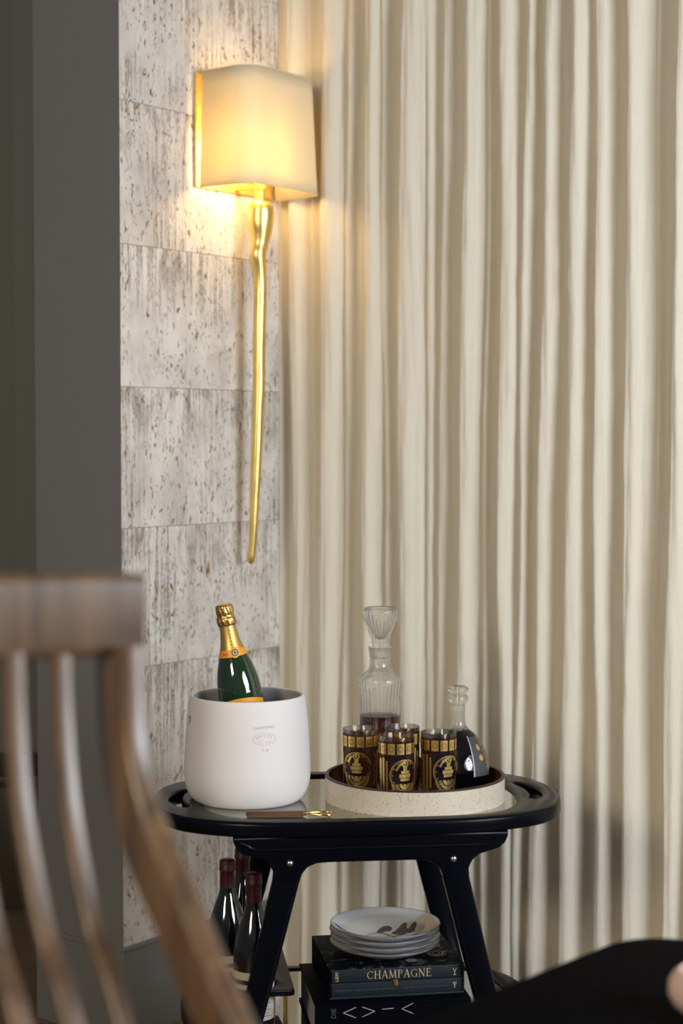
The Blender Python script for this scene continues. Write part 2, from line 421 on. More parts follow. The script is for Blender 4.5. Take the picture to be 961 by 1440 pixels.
def text_mesh(body, size, extrude=0.0):
    cu = bpy.data.curves.new('txt', 'FONT'); cu.body = body; cu.size = size; cu.align_x = 'CENTER'; cu.align_y = 'CENTER'; cu.extrude = extrude
    cu.resolution_u = 2
    tmp = bpy.data.objects.new('tmp', cu); COL.objects.link(tmp); bpy.context.view_layer.update()
    me = bpy.data.meshes.new_from_object(tmp.evaluated_get(bpy.context.evaluated_depsgraph_get()))
    bpy.data.objects.remove(tmp); bpy.data.curves.remove(cu)
    return me
def text(name, body, size, mat, parent, fn, **k):
    me = text_mesh(body, size)
    for v in me.vertices: v.co = Vector(fn(v.co.x, v.co.y, v.co.z))
    return link(name, me, mat, parent, smooth=False, **k)
def boolean(o, cutter, op='DIFFERENCE'):
    md = o.modifiers.new('b', 'BOOLEAN'); md.object = cutter; md.operation = op; md.solver = 'EXACT'
    bpy.context.view_layer.update()
    me = bpy.data.meshes.new_from_object(o.evaluated_get(bpy.context.evaluated_depsgraph_get()))
    o.modifiers.clear(); old = o.data; o.data = me; me.name = old.name
    bpy.data.meshes.remove(old); cm = cutter.data; bpy.data.objects.remove(cutter); bpy.data.meshes.remove(cm)
# serif capitals as stroke quads (x0,y0,x1,y1,width) on a 0..1 high cell
SER = {
 'C': (0.78, [('arc', 0.42, 0.5, 0.36, 0.48, 48, 312, 0.075)], [(0.70, 0.72, 0.70, 0.97, 0.03), (0.70, 0.06, 0.70, 0.24, 0.03)]),
 'H': (0.84, [], [(0.15, 0, 0.15, 1, 0.10), (0.69, 0, 0.69, 1, 0.10), (0.15, 0.52, 0.69, 0.52, 0.04), (0.03, 0.985, 0.28, 0.985, 0.03), (0.03, 0.015, 0.28, 0.015, 0.03), (0.56, 0.985, 0.82, 0.985, 0.03), (0.56, 0.015, 0.82, 0.015, 0.03)]),
 'A': (0.80, [], [(0.10, 0, 0.40, 1, 0.045), (0.40, 1, 0.70, 0, 0.10), (0.20, 0.36, 0.58, 0.36, 0.04), (0, 0.015, 0.22, 0.015, 0.03), (0.57, 0.015, 0.82, 0.015, 0.03)]),
 'M': (1.00, [], [(0.14, 0, 0.17, 1, 0.045), (0.17, 1, 0.48, 0.05, 0.09), (0.48, 0.05, 0.80, 1, 0.04), (0.80, 1, 0.84, 0, 0.10), (0.02, 0.015, 0.25, 0.015, 0.03), (0.71, 0.015, 0.97, 0.015, 0.03), (0.05, 0.985, 0.2, 0.985, 0.03), (0.78, 0.985, 0.93, 0.985, 0.03)]),
 'P': (0.66, [('arc', 0.28, 0.74, 0.27, 0.24, -90, 90, 0.08)], [(0.15, 0, 0.15, 1, 0.10), (0.15, 0.98, 0.30, 0.98, 0.04), (0.15, 0.50, 0.30, 0.50, 0.04), (0.03, 0.015, 0.28, 0.015, 0.03), (0.03, 0.985, 0.2, 0.985, 0.03)]),
 'G': (0.86, [('arc', 0.43, 0.5, 0.37, 0.48, 48, 330, 0.075)], [(0.72, 0.05, 0.72, 0.42, 0.09), (0.60, 0.42, 0.84, 0.42, 0.03), (0.70, 0.74, 0.70, 0.96, 0.03)]),
 'N': (0.86, [], [(0.14, 0, 0.14, 1, 0.045), (0.14, 1, 0.72, 0, 0.10), (0.72, 0, 0.72, 1, 0.045), (0.02, 0.015, 0.26, 0.015, 0.03), (0.60, 0.985, 0.84, 0.985, 0.03), (0.02, 0.985, 0.16, 0.985, 0.03)]),
 'E': (0.66, [], [(0.15, 0, 0.15, 1, 0.10), (0.03, 0.98, 0.56, 0.98, 0.04), (0.15, 0.52, 0.46, 0.52, 0.04), (0.03, 0.02, 0.60, 0.02, 0.04), (0.57, 0.80, 0.57, 1, 0.03), (0.60, 0, 0.60, 0.2, 0.03), (0.46, 0.42, 0.46, 0.62, 0.03)]),
}
def serif_word(word, height, track=0.06):
    V, F = [], []; x = 0.0
    def quad(a, b, c, d):
        i = len(V); V.extend([a, b, c, d]); F.append((i, i + 1, i + 2, i + 3))
    for ch in word:
        w, arcs, st = SER[ch]
        for _, cx, cy, rx, ry, a0, a1, wd in arcs:
            n = 16
            for k in range(n):
                q = []
                for t in (k / n, (k + 1) / n):
                    a = radians(a0 + (a1 - a0) * t)
                    ww = wd * (0.35 + 0.65 * abs(cos(a)))
                    q.append((x + cx + (rx + ww / 2) * cos(a), cy + (ry) * sin(a) * 1.0)); q.append((x + cx + (rx - ww / 2) * cos(a), cy + (ry - 0.035) * sin(a)))
                quad(q[0], q[2], q[3], q[1])
        for x0, y0, x1, y1, ww in st:
            d = Vector((x1 - x0, y1 - y0)).normalized(); p = Vector((-d.y, d.x)) * ww / 2
            quad((x + x0 + p.x, y0 + p.y), (x + x0 - p.x, y0 - p.y), (x + x1 - p.x, y1 - p.y), (x + x1 + p.x, y1 + p.y))
        x += w + track
    W = x - track
    return [((v[0] - W / 2) * height, (v[1] - 0.5) * height) for v in V], F

# ================================================================== SETTING
# floor slab and boards
room_box('floor', -4.0, 3.2, -2.2, 4.2, -0.06, -0.018, M['floorwood'], structure=True, smooth=False)
floor = bpy.data.objects['floor']
pw = 0.125
for k in range(13):
    s0 = -1.05 + k * pw
    cuts = [-0.35, 0.25 + 0.17 * (k % 4), 0.95 + 0.1 * (k % 3), 1.75]
    for a, c in zip(cuts[:-1], cuts[1:]):
        room_box('floor_board', s0 + 0.0015, s0 + pw - 0.0015, a + 0.001, c - 0.001, -0.018, 0.0, M['floorwood'], floor, 0.001, smooth=False)
# the papered return wall with its grey end face
wl = room_box('wall_left', 0.0, 0.92, -0.287, -0.0025, 0.0, 3.05, M['greywall'], structure=True, smooth=False)
seams = [0.224, 0.551, 0.883, 1.215, 1.547, 1.879, 2.211, 2.543, 2.875, 3.05]
joint = 0.228
room_box('paper_lining', 0.001, 0.90, -0.0030, -0.0008, 0.224, 3.05, M['paper_gap'], wl, smooth=False)
random.seed(11)
for i in range(len(seams) - 1):
    z0, z1 = seams[i], seams[i + 1]
    for a, c in ((0.0, joint), (joint, 0.60), (0.60, 0.90)):
        pr = random.uniform(0.0, 0.0003)
        bm = bmesh.new()
        hw, hz = (c - a) / 2 - 0.00015, (z1 - z0) / 2 - 0.0006
        r = bmesh.ops.create_cube(bm, size=1.0); bmesh.ops.transform(bm, matrix=Matrix.Diagonal((0.0014 + pr, hw * 2, hz * 2, 1)), verts=r['verts'])
        bmesh.ops.bevel(bm, geom=bm.edges[:], offset=0.0004, segments=1, affect='EDGES')
        p = from_bm('cork_panel', bm, M['paper'], wl, smooth=False)
        p.location = room((a + c) / 2, 0.0004, (z0 + z1) / 2); p.rotation_euler = (0, 0, ROOM_ANG)
# skirting, a plinth slightly proud on both visible faces
room_box('baseboard_left', -0.004, 0.92, 0.0, 0.004, 0.0, 0.220, M['greywall'], structure=True, bevel=0.0012, smooth=False)
room_box('baseboard_end', -0.005, 0.0, -0.291, 0.004, 0.0, 0.220, M['greywall'], structure=True, bevel=0.0012, smooth=False)
room_box('trim_1', -0.009, 0.92, -0.291, 0.008, 0.214, 0.224, M['greywall'], structure=True, bevel=0.003, smooth=False)
# wall behind the curtain, running on to the right, with a window band the curtain covers
room_box('wall_back', 0.92, 1.05, -0.287, 4.2, 0.0, 3.05, M['frame'], structure=True, smooth=False)
room_box('baseboard_back', 0.90, 0.92, 0.0, 3.0, 0.0, 0.10, M['black'], structure=True, smooth=False)
# hall beyond the end face, seen in the left strip
fw = box('wall_far', (-1.6, 6.6, 1.6), (3.4, 0.1, 3.4), M['farwall'], structure=True, smooth=False)
box('trim_2', (-1.18, 6.52, 1.6), (0.09, 0.06, 3.3), M['farwall'], structure=True, bevel=0.006)
# opposite wall with the window that lights the scene
T = 4.0
wr = room_box('wall_right', -3.4, -1.62, T, T + 0.1, 0, 3.05, M['greywall'], structure=True, smooth=False)
room_box('wall_right', 0.02, 0.92, T, T + 0.1, 0, 3.05, M['greywall'], structure=True, smooth=False)
room_box('wall_right', -1.62, 0.02, T, T + 0.1, 0, 0.98, M['greywall'], structure=True, smooth=False)
room_box('wall_right', -1.62, 0.02, T, T + 0.1, 2.46, 3.05, M['greywall'], structure=True, smooth=False)
win = room_box('window_1', -1.62, 0.02, T - 0.06, T - 0.02, 0.98, 1.03, M['frame'], structure=True, smooth=False)
room_box('window_head', -1.62, 0.02, T - 0.06, T - 0.02, 2.41, 2.46, M['frame'], win, smooth=False)
for s in (-1.595, -0.005): room_box('window_jamb', s - 0.025, s + 0.025, T - 0.06, T - 0.02, 0.98, 2.46, M['frame'], win, smooth=False)
for s in (-1.07, -0.53): room_box('muntin', s - 0.018, s + 0.018, T - 0.05, T - 0.02, 1.0, 2.44, M['frame'], win, smooth=False)
for z in (1.36, 1.72, 2.08): room_box('muntin', -1.6, 0.0, T - 0.05, T - 0.02, z - 0.014, z + 0.014, M['frame'], win, smooth=False)

# ================================================================== CURTAIN
def px_u(px, s=0.585):
    """run along the curtain (metres out from the papered wall) whose sight line has this tangent"""
    k = (px - 480.5) / FPX; B = CA + DV * s
    return (k * B.y - B.x) / (NV.x - k * NV.y)
# every fold: tangent of its crest high up, half way and low down, and how wide and deep it is
folds = [(414, 416, 424, 20, .75), (436, 440, 447, 8, .4), (465, 462, 459, 22, 1.), (492, 488, 486, 8, .6), (522, 520, 521, 20, 1.), (543, 546, 545, 8, .6), (576, 572, 572, 24, 1.),
         (603, 603, 604, 9, .5), (625, 622, 618, 11, .55), (662, 656, 651, 20, 1.), (686, 682, 682, 7, .55), (711, 713, 714, 18, .95), (741, 738, 733, 11, .75), (773, 766, 759, 19, .9),
         (811, 806, 802, 20, 1.), (842, 845, 848, 18, .9), (886, 886, 890, 22, .95), (921, 921, 918, 8, .3), (958, 953, 947, 22, 1.), (1000, 995, 990, 20, .9), (1042, 1040, 1040, 20, 1.), (1085, 1085, 1085, 18, 1.), (1130, 1130, 1130, 20, .9), (1180, 1180, 1180, 20, 1.)]
FU = [(px_u(a), px_u(b), px_u(c), (px_u(b + w / 2) - px_u(b - w / 2)) * 0.56, amp) for a, b, c, w, amp in folds]
def interp3(a, b, c, z):
    zt, zm, zb = 2.1, 1.4, 0.75
    if z > zm: t = min((z - zm) / (zt - zm), 1.6); return b + (a - b) * t
    t = min((zm - z) / (zm - zb), 1.8); return b + (c - b) * t
def build_curtain():
    u0, u1 = -0.0, px_u(1190); nu = 620; nz = 130; z0, z1 = 0.022, 2.95
    V, F, UV = [], [], []
    for j in range(nz + 1):
        z = z0 + (z1 - z0) * j / nz
        cs = []
        for k, (a, b, c, w, amp) in enumerate(FU):
            wob = 0.010 * noise.noise((k * 3.1, z * 1.3, 0)) + 0.003 * noise.noise((k * 1.7, z * 3.7, 5))
            cs.append((interp3(a, b, c, z) + wob, w * (1 + 0.28 * noise.noise((k * 2.3, z * 1.6, 9))), amp * (1 + 0.15 * noise.noise((k, z * 1.1, 20)))))
        for i in range(nu + 1):
            u = u0 + (u1 - u0) * i / nu
            h = 0.0
            for c, w, amp in cs:
                t = (u - c) / w
                if abs(t) < 5: h = max(h, 0) + 0; q = amp / (1 + abs(t / 0.85) ** 4) if t < 0 else amp / (1 + abs(t / 1.45) ** 2.4); h = (h ** 4 + q ** 4) ** 0.25
            h = min(h, 1.25)
            d = h * 0.050 - 0.025
            d += 0.0035 * noise.noise((u * 24, z * 1.1, 2)) + 0.0036 * noise.noise((u * 75, z * 2.6, 4))
            d += 0.0020 * noise.noise((u * 45, z * 16, 7)) * max(0, min(1, (z - 0.0)))
            if u < 0.02: d *= u / 0.02
            P = room(0.585 - d, max(u, 0.004), z)
            V.append(P); UV.append((u, z))
    w = nu + 1
    for j in range(nz):
        for i in range(nu): F.append((j * w + i, j * w + i + 1, (j + 1) * w + i + 1, (j + 1) * w + i))
    o = mesh('curtain', V, F, M['curtain'], angle=80)
    uvl = o.data.uv_layers.new(name='UVMap')
    for lp in o.data.loops: uvl.data[lp.index].uv = UV[lp.vertex_index]
    sd = o.modifiers.new('thickness', 'SOLIDIFY'); sd.thickness = 0.0015
    return tag(o, 'full-height cream linen curtain hanging in deep vertical folds beside the papered wall', 'curtain')
build_curtain()

# ================================================================== WALL SCONCE
SC_S0, SC_S1 = 0.2615, 0.5515
sc_mid = (SC_S0 + SC_S1) / 2
sc = thing('wall_sconce', 'gold wall lamp with cream fabric shade and long tapering gilded rod', 'lamp', room(sc_mid, 0.001, 2.0), (0, 0, ROOM_ANG))
# local x = out of wall, local y = along wall (towards the corner), z up
zb, zt = 0.036, 0.318
def shade_loop(w, p0, p, r, n=8):
    pts = [(p0, -w / 2)]
    for k in range(n + 1):
        a = radians(-90 + 90 * k / n); pts.append((p - r + r * cos(a), -w / 2 + r + r * sin(a)))
    for k in range(n + 1):
        a = radians(0 + 90 * k / n); pts.append((p - r + r * cos(a), w / 2 - r + r * sin(a)))
    pts.append((p0, w / 2)); return pts
def shade():
    V, F = [], []; nz = 8; m = None
    for j in range(nz + 1):
        t = j / nz; z = zb + (zt - zb) * t
        L_ = shade_loop(0.292 - 0.016 * t, 0.016 + 0.004 * t, 0.180 - 0.010 * t, 0.055)
        m = len(L_)
        for x, y in L_: V.append((x, y, z))
    for j in range(nz):
        for i in range(m - 1): F.append((j * m + i, j * m + i + 1, (j + 1) * m + i + 1, (j + 1) * m + i))
    o = mesh('lamp_shade', V, F, M['shade'], sc, angle=60)
    sd = o.modifiers.new('t', 'SOLIDIFY'); sd.thickness = 0.0012
    for z, w, p0, p in ((zb, 0.293, 0.016, 0.1805), (zt, 0.277, 0.020, 0.1705)):
        sweep('shade_trim', [(x, y, z) for x, y in shade_loop(w, p0, p, 0.055)], lambda i: circ(0.0016, 6), M['shade'], o, side=(0, 0, 1))
    return o
shade()
bm = bmesh.new(); add_box(bm, (0.0035, 0, (zb + zt) / 2), (0.007, 0.300, zt - zb - 0.004))
bmesh.ops.bevel(bm, geom=bm.edges[:], offset=0.002, segments=2, affect='EDGES')
from_bm('backplate', bm, M['goldframe'], sc)
# cross bars that hold shade and socket
bm = bmesh.new(); add_box(bm, (0.045, 0, zb + 0.012), (0.09, 0.014, 0.005)); from_bm('bracket', bm, M['brass'], sc)
lathe('bulb_socket', [(0, 0.04), (0.015, 0.04), (0.015, 0.10), (0.0, 0.10)], M['brass'], sc, 20, loc=(0.09, 0, 0))
m, N_, L_, b_ = new_mat('lit_bulb'); b_.inputs['Base Color'].default_value = (1, 0.9, 0.7, 1); b_.inputs['Emission Color'].default_value = (1, 0.66, 0.32, 1); b_.inputs['Emission Strength'].default_value = 7
lathe('bulb', [(0, 0.10), (0.010, 0.10), (0.018, 0.115), (0.027, 0.14), (0.025, 0.165), (0.014, 0.182), (0, 0.187)], m, sc, 20, loc=(0.09, 0, 0))
for dz, e in ((0.150, 8.0), (0.085, 8.5)):
    d = bpy.data.lights.new('sconce_bulb_light', 'POINT'); d.energy = e * 0.235; d.color = (1.0, 0.72, 0.36); d.shadow_soft_size = 0.03
    lo = bpy.data.objects.new('sconce_bulb_light', d); COL.objects.link(lo); lo.parent = sc; lo.location = (0.085, -0.03, dz)
# rod: stem, knuckle, long taper leaning to the wall; z relative to 2.0
lathe('stem', [(0, -0.005), (0.013, -0.005), (0.013, 0.058), (0, 0.058)], M['goldleaf'], sc, 24, loc=(0.086, 0, 0))
rod = [(.086, 0, .012, .010), (.086, .0, .010, .026), (.086, .001, -.002, .0325), (.085, .003, -.022, .034), (.084, .003, -.045, .0325), (.084, .003, -.070, .0275), (.083, .000, -.095, .0225), (.082, -.005, -.118, .0215),
       (.083, -.001, -.145, .0190), (.083, .002, -.175, .0165), (.082, .004, -.22, .0160), (.080, .003, -.32, .0158), (.078, .004, -.42, .0155), (.074, .003, -.52, .0148), (.069, .002, -.64, .0135), (.063, .001, -.76, .0115), (.058, .0, -.84, .0102), (.055, -.001, -.872, .0102), (.054, -.001, -.885, .0075), (.054, -.001, -.889, .002)]
rs = smooth_pts([Vector((a, b, c)) for a, b, c, r in rod], 4); rr_ = smooth_pts([Vector((r, 0, 0)) for a, b, c, r in rod], 4)
random.seed(3)
def rodsec(i):
    r = max(rr_[i].x, 0.001); z = rs[i].z
    return [((r * (1 + 0.07 * noise.noise((cos(a) * 2, sin(a) * 2, z * 14)))) * cos(a), (r * (1 + 0.07 * noise.noise((cos(a) * 2 + 3, sin(a) * 2, z * 14)))) * sin(a)) for a in [2 * pi * j / 24 for j in range(24)]]
sweep('rod', [tuple(p) for p in rs], rodsec, M['goldleaf'], sc, angle=70)

# ================================================================== BAR CART
CART = Vector((0.031, 3.475, 0)); CANG = radians(6.5)
cart = thing('bar_cart', 'black lacquered two-tier bar cart with glass top and cut-out handles', 'cart', CART, (0, 0, CANG))
def to_world(lx, ly, z=0): return CART + Vector((lx * cos(CANG) - ly * sin(CANG), lx * sin(CANG) + ly * cos(CANG), z))
def sym4(q, n=5):
    """quarter outline from (0,y) to (x,0) mirrored to a full smooth loop"""
    a = [(x, y) for x, y in q]; b = [(x, -y) for x, y in reversed(q[:-1])]
    c = [(-x, -y) for x, y in q[1:]]; d = [(-x, y) for x, y in reversed(q[1:-1])]
    return [tuple(p)[:2] for p in smooth_pts([Vector((x, y, 0)) for x, y in a + b + c + d], n, True)]
outer = [(0, .252), (.12, .251), (.21, .243), (.285, .220), (.345, .183), (.385, .130), (.406, .062), (.410, 0)]
inner = [(0, .214), (.12, .213), (.20, .205), (.258, .180), (.294, .135), (.313, .072), (.319, 0)]
hole = [(.341, .072), (.350, .038), (.353, 0), (.350, -.038), (.341, -.072), (.347, -.084), (.361, -.068), (.374, -.034), (.378, 0), (.374, .034), (.361, .068), (.347, .084)]
def hl(sg): return [tuple(p)[:2] for p in smooth_pts([Vector((sg * x, y, 0)) for x, y in hole], 4, True)]
prism('top_frame', [sym4(outer), sym4(inner), hl(1), hl(-1)], 0.030, M['lacquer'], cart, 0.007, lambda x, y, z: (x, y, z + 0.691), angle=50)
prism('glass_top', [[(x * 1.012, y * 1.012) for x, y in sym4(inner)]], 0.006, M['shelfglass'], cart, 0, lambda x, y, z: (x, y, z + 0.697), smooth=False)
def sc_(q, a, b): return [(x * a, y * b) for x, y in q]
lo_outer = sym4(sc_(outer, .87, .91)); lo_inner = sym4(sc_(inner, .96, .95))
prism('lower_frame', [lo_outer, lo_inner], 0.026, M['lacquer'], cart, 0.006, lambda x, y, z: (x, y, z + 0.277), angle=50)
prism('lower_glass', [[(x * 1.01, y * 1.01) for x, y in lo_inner]], 0.006, M['shelfglass'], cart, 0, lambda x, y, z: (x, y, z + 0.283), smooth=False)
half = [(.262, .678), (.262, .668), (.256, .655), (.244, .645), (.226, .640), (.206, .634), (.193, .623), (.186, .608), (.1875, .590), (.1375, .590), (.1325, .605), (.123, .617), (.106, .6245), (.08, .626), (0, .626)]
apron = half + [(-x, z) for x, z in reversed(half[:-1])]
def legc(z): return 0.155 + 0.25 * (0.62 - z)
for sg in (-1, 1):
    yc = sg * 0.222
    prism('apron', [apron], 0.034, M['lacquer'], cart, 0.005, lambda x, y, z: (x, yc + z, y), angle=50)
    # raised moulding that runs along the outside of the apron
    mp_ = smooth_pts([Vector(p) for p in [(-.250, 0, .668), (-.236, 0, .662), (-.222, 0, .655), (-.19, 0, .6535), (0, 0, .6535), (.19, 0, .6535), (.222, 0, .655), (.236, 0, .662), (.250, 0, .668)]], 5)
    sweep('apron_moulding', [(p.x, yc + sg * 0.0165, p.z) for p in mp_], lambda i: circ(0.0035, 8), M['lacquer'], cart, side=(0, 1, 0))
    for sx in (-1, 1):
        pa = [(sx * legc(z), yc, z) for z in (0.594, 0.45, 0.3, 0.15, 0.0)]
        wd = (0.050, 0.047, 0.043, 0.039, 0.034)
        lg = sweep('leg', pa, lambda i: rrect(wd[i], 0.032, 0.28), M['lacquer'], cart, side=(1, 0, 0), angle=50)
        bo = lathe('bolt', [(0, .004), (.004, .0035), (.0065, .001), (.0068, 0), (0, 0)], M['steel'], lg, 16)
        bo.rotation_euler = (pi / 2 * (1 if sg < 0 else -1), 0, 0); bo.location = (sx * 0.156, yc + sg * 0.017, 0.627)
# cross rails under the top and the bottle rack
for sx in (-1, 1): box('cross_rail', (sx * 0.165, 0, 0.655), (0.030, 0.42, 0.026), M['lacquer'], cart, 0.003)
wines_l = [(-.2635, -.025), (-.228, .071), (-.218, -.141)]
def circle2(cx, cy, r, n=28): return [(cx + r * cos(2 * pi * j / n), cy + r * sin(2 * pi * j / n)) for j in range(n)]
rk_out = [(-.345, -.125), (-.33, -.180), (-.30, -.192), (-.150, -.192), (-.143, -.186), (-.145, .095), (-.150, .135), (-.17, .145), (-.31, .145), (-.345, .10)]
prism('bottle_rack', [rk_out] + [circle2(x, y, .0435) for x, y in wines_l], 0.012, M['lacquer'], cart, 0.002, lambda x, y, z: (x, y, z + 0.365), angle=40)
for x, y in ((-.160, -.176), (-.160, .13), (-.32, .10), (-.318, -.165)):
    sweep('rack_rod', [(x, y, 0.286), (x, y, 0.361)], lambda i: circ(0.004, 10), M['brass'], cart, side=(1, 0, 0))

# ================================================================== THINGS ON THE TOP
TOPZ = 0.700
# --- ice bucket
bk = thing('ice_bucket', 'white stoneware ice bucket with a faint stamp, standing at the left of the cart top', 'bucket', (-0.189, 3.450, TOPZ))
pout = smooth_pts([Vector(p) for p in [(.085, 0, 0), (.100, 0, .001), (.113, 0, .010), (.1225, 0, .028), (.1268, 0, .055), (.1262, 0, .085), (.1240, 0, .120), (.1212, 0, .160), (.1180, 0, .190), (.1155, 0, .207), (.1135, 0, .2125)]], 4)
pin = smooth_pts([Vector(p) for p in [(.1100, 0, .2130), (.1075, 0, .210), (.1072, 0, .200), (.1110, 0, .16), (.115, 0, .11), (.112, 0, .080), (.095, 0, .068)]], 4)
prof = [(0, 0)] + [(p.x, p.z) for p in pout] + [(p.x, p.z) for p in pin] + [(0, .066)]
bo = lathe('bucket_body', prof, M['ceramic'], bk, 96, angle=60)
cyl = sweep('cut', [(-.2, -.075, .168), (.2, .075, .168)], lambda i: circ(.0085, 20), None, bk, side=(0, 0, 1))
boolean(bo, cyl)
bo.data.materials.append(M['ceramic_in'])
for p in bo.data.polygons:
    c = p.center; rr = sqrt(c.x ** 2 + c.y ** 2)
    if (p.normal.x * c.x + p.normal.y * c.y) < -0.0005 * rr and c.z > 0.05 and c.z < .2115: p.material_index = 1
def bucket_wrap(az):
    def f(x, y, z=0):
        zz = y
        r = .1262 - max(0, zz - .085) * .060 - max(0, zz - .16) * .03
        for (r0, z0), (r1, z1) in zip(prof[:46], prof[1:46]):
            if z0 <= zz <= z1 and z1 > z0 and r0 > .1: r = r0 + (r1 - r0) * (zz - z0) / (z1 - z0)
        a = -pi / 2 + az + x / r
        return ((r + .0004) * cos(a), (r + .0004) * sin(a), zz)
    return f
bf = bucket_wrap(radians(15.8 + 3.1))
text('stamp_text', 'DIAMOND', .0078, M['stamp'], bk, lambda x, y, z: bf(x * 1.15, y + .164 + .07 * x))
def arc_text(body, rx, ry, a0, a1, size, flip=False):
    n = len(body)
    for i, chh in enumerate(body):
        if chh == ' ': continue
        a = radians(a0 + (a1 - a0) * i / (n - 1)); cx, cy = rx * cos(a), ry * sin(a)
        rot = (a - pi / 2) * 0.55 if not flip else (a + pi / 2) * 0.55
        yield chh, cx, cy, rot, size
bmv, bmf = [], []
allt = list(arc_text('HAVEL', .0165, .0062, 150, 30, .0085)) + list(arc_text('LEI OMI', .017, .0068, 215, 325, .0055, True))
bm = bmesh.new()
for chh, cx, cy, rot, size in allt:
    me = text_mesh(chh, size)
    for v in me.vertices:
        x, y = v.co.x, v.co.y; v.co = Vector(bf(cx + x * cos(rot) - y * sin(rot), .142 + cy + x * sin(rot) + y * cos(rot)))
    bm.from_mesh(me); bpy.data.meshes.remove(me)
me = bpy.data.meshes.new('stamp_text'); bm.to_mesh(me); bm.free(); link('stamp_text', me, M['stamp'], bk, smooth=False)
V, F = [], []
for k in range(64):
    a = 2 * pi * k / 64
    for q in (1.0, 0.955): V.append(bf(.0238 * q * cos(a), .142 + .0118 * q * sin(a)))
for k in range(64): j = (k + 1) % 64; F.append((2 * k, 2 * j, 2 * j + 1, 2 * k + 1))
mesh('stamp_oval', V, F, M['stamp'], bk, smooth=False)
text('stamp_text', 'T-4', .0085, M['stamp'], bk, lambda x, y, z: bf(x * 1.2, y + .120))

# --- champagne bottle leaning in the bucket
cb = thing('champagne_bottle', 'green sparkling wine bottle with gold foil and orange collar, leaning in the bucket', 'bottle', (-0.1775, 3.462, 0.773), (radians(2), radians(-10.4), 0))
H = .322
prof = [(0, 0), (.038, 0), (.044, .005), (.0445, .02), (.0445, .135), (.0440, .150), (.0425, .168), (.0390, .187), (.0340, .205), (.0280, .222), (.0225, .238), (.0190, .252), (.0170, .265), (.0155, .285), (.0145, .30), (0, .30)]
pp = smooth_pts([Vector((r, 0, z)) for r, z in prof[3:15]], 4)
lathe('glass_body', [(0, 0), (.038, 0), (.044, .005)] + [(p.x, p.z) for p in pp] + [(0, .30)], M['champglass'], cb, 56)
def crad(z):
    for (r0, z0), (r1, z1) in zip(prof[3:-1], prof[4:-1]):
        if z0 <= z <= z1: return r0 + (r1 - r0) * (z - z0) / (z1 - z0)
    return .0145
neck = lathe('neck_foil', [(crad(.232) + .0006, .232), (crad(.24) + .0007, .240), (crad(.252) + .0007, .252), (crad(.265) + .0007, .265), (.0165, .280), (.0160, .290), (.0157, .296), (0, .296)], M['goldsatin'], cb, 40)
def crinkle(i, a, r, z):
    return r * (1 + 0.035 * sin(a * 11 + z * 160) * (1 if z < .318 else .3) + 0.03 * noise.noise((cos(a) * 5, sin(a) * 5, z * 90)))
fp = [(.0152, .286), (.0170, .283), (.0188, .288), (.0190, .296), (.0172, .3005), (.0164, .304), (.0176, .309), (.0176, .317), (.0170, .3225), (.0130, .326), (0, .3265)]
lathe('foil_cap', [(p.x, p.z) for p in smooth_pts([Vector((r, 0, z)) for r, z in fp], 3)], M['goldfoil'], cb, 66, crinkle, angle=80)
def wrap(R, off=.0006):
    def f(x, z):
        r = (R(z) if callable(R) else R) + off; a = -pi / 2 + x / r
        return (r * cos(a), r * sin(a), z)
    return f
def strip(name, fx, z0, z1, x0, x1, mat, parent, nx=24, nz=4, ztop=None, **k):
    V, F = [], []
    for j in range(nz + 1):
        for i in range(nx + 1):
            x = x0 + (x1 - x0) * i / nx; zt_ = z1 + (ztop(x) if ztop else 0)
            V.append(fx(x, z0 + (zt_ - z0) * j / nz))
    for j in range(nz):
        for i in range(nx): F.append((j * (nx + 1) + i, j * (nx + 1) + i + 1, (j + 1) * (nx + 1) + i + 1, (j + 1) * (nx + 1) + i))
    return mesh(name, V, F, mat, parent, angle=80, **k)
def disc(name, fx, cx, cz, r0, r1, mat, parent, n=28, asp=1.0, **k):
    V, F = [], []
    for j in range(n):
        a = 2 * pi * j / n
        V.append(fx(cx + r0 * cos(a), cz + r0 * asp * sin(a))); V.append(fx(cx + r1 * cos(a), cz + r1 * asp * sin(a)))
    for j in range(n): q = (j + 1) % n; F.append((2 * j, 2 * q, 2 * q + 1, 2 * j + 1))
    return mesh(name, V, F, mat, parent, angle=80, **k)
cf = wrap(crad, .0012)
col = strip('collar', cf, .222, .236, -crad(.228) * pi, crad(.228) * pi, M['orange'], cb, 48, 3)
cf2 = wrap(crad, .0017)
disc('collar_seal', cf2, .007, .230, .0105, .0001, M['orange'], cb)
cf3 = wrap(crad, .0022)
disc('seal_ring', cf3, .007, .230, .0066, .0001, M['ink'], cb)
cf4 = wrap(crad, .0026)
disc('seal_star', cf4, .007, .230, .0050, .0022, M['stamp'], cb)
strip('collar_print', cf2, .2255, .2315, -.020, -.008, M['orangered'], cb, 8, 2)
strip('body_label', wrap(lambda z: .0445, .0007), .055, .128, -.06, .06, M['orange'], cb, 40, 3, ztop=lambda x: .012 * cos(x / .06 * pi / 2))
for k in range(5): box('neck_lettering', (0.0035, -crad(.242 + k * .006) - .0012, .246 + k * .007), (.0022, .0006, .0014), M['brass'], cb)

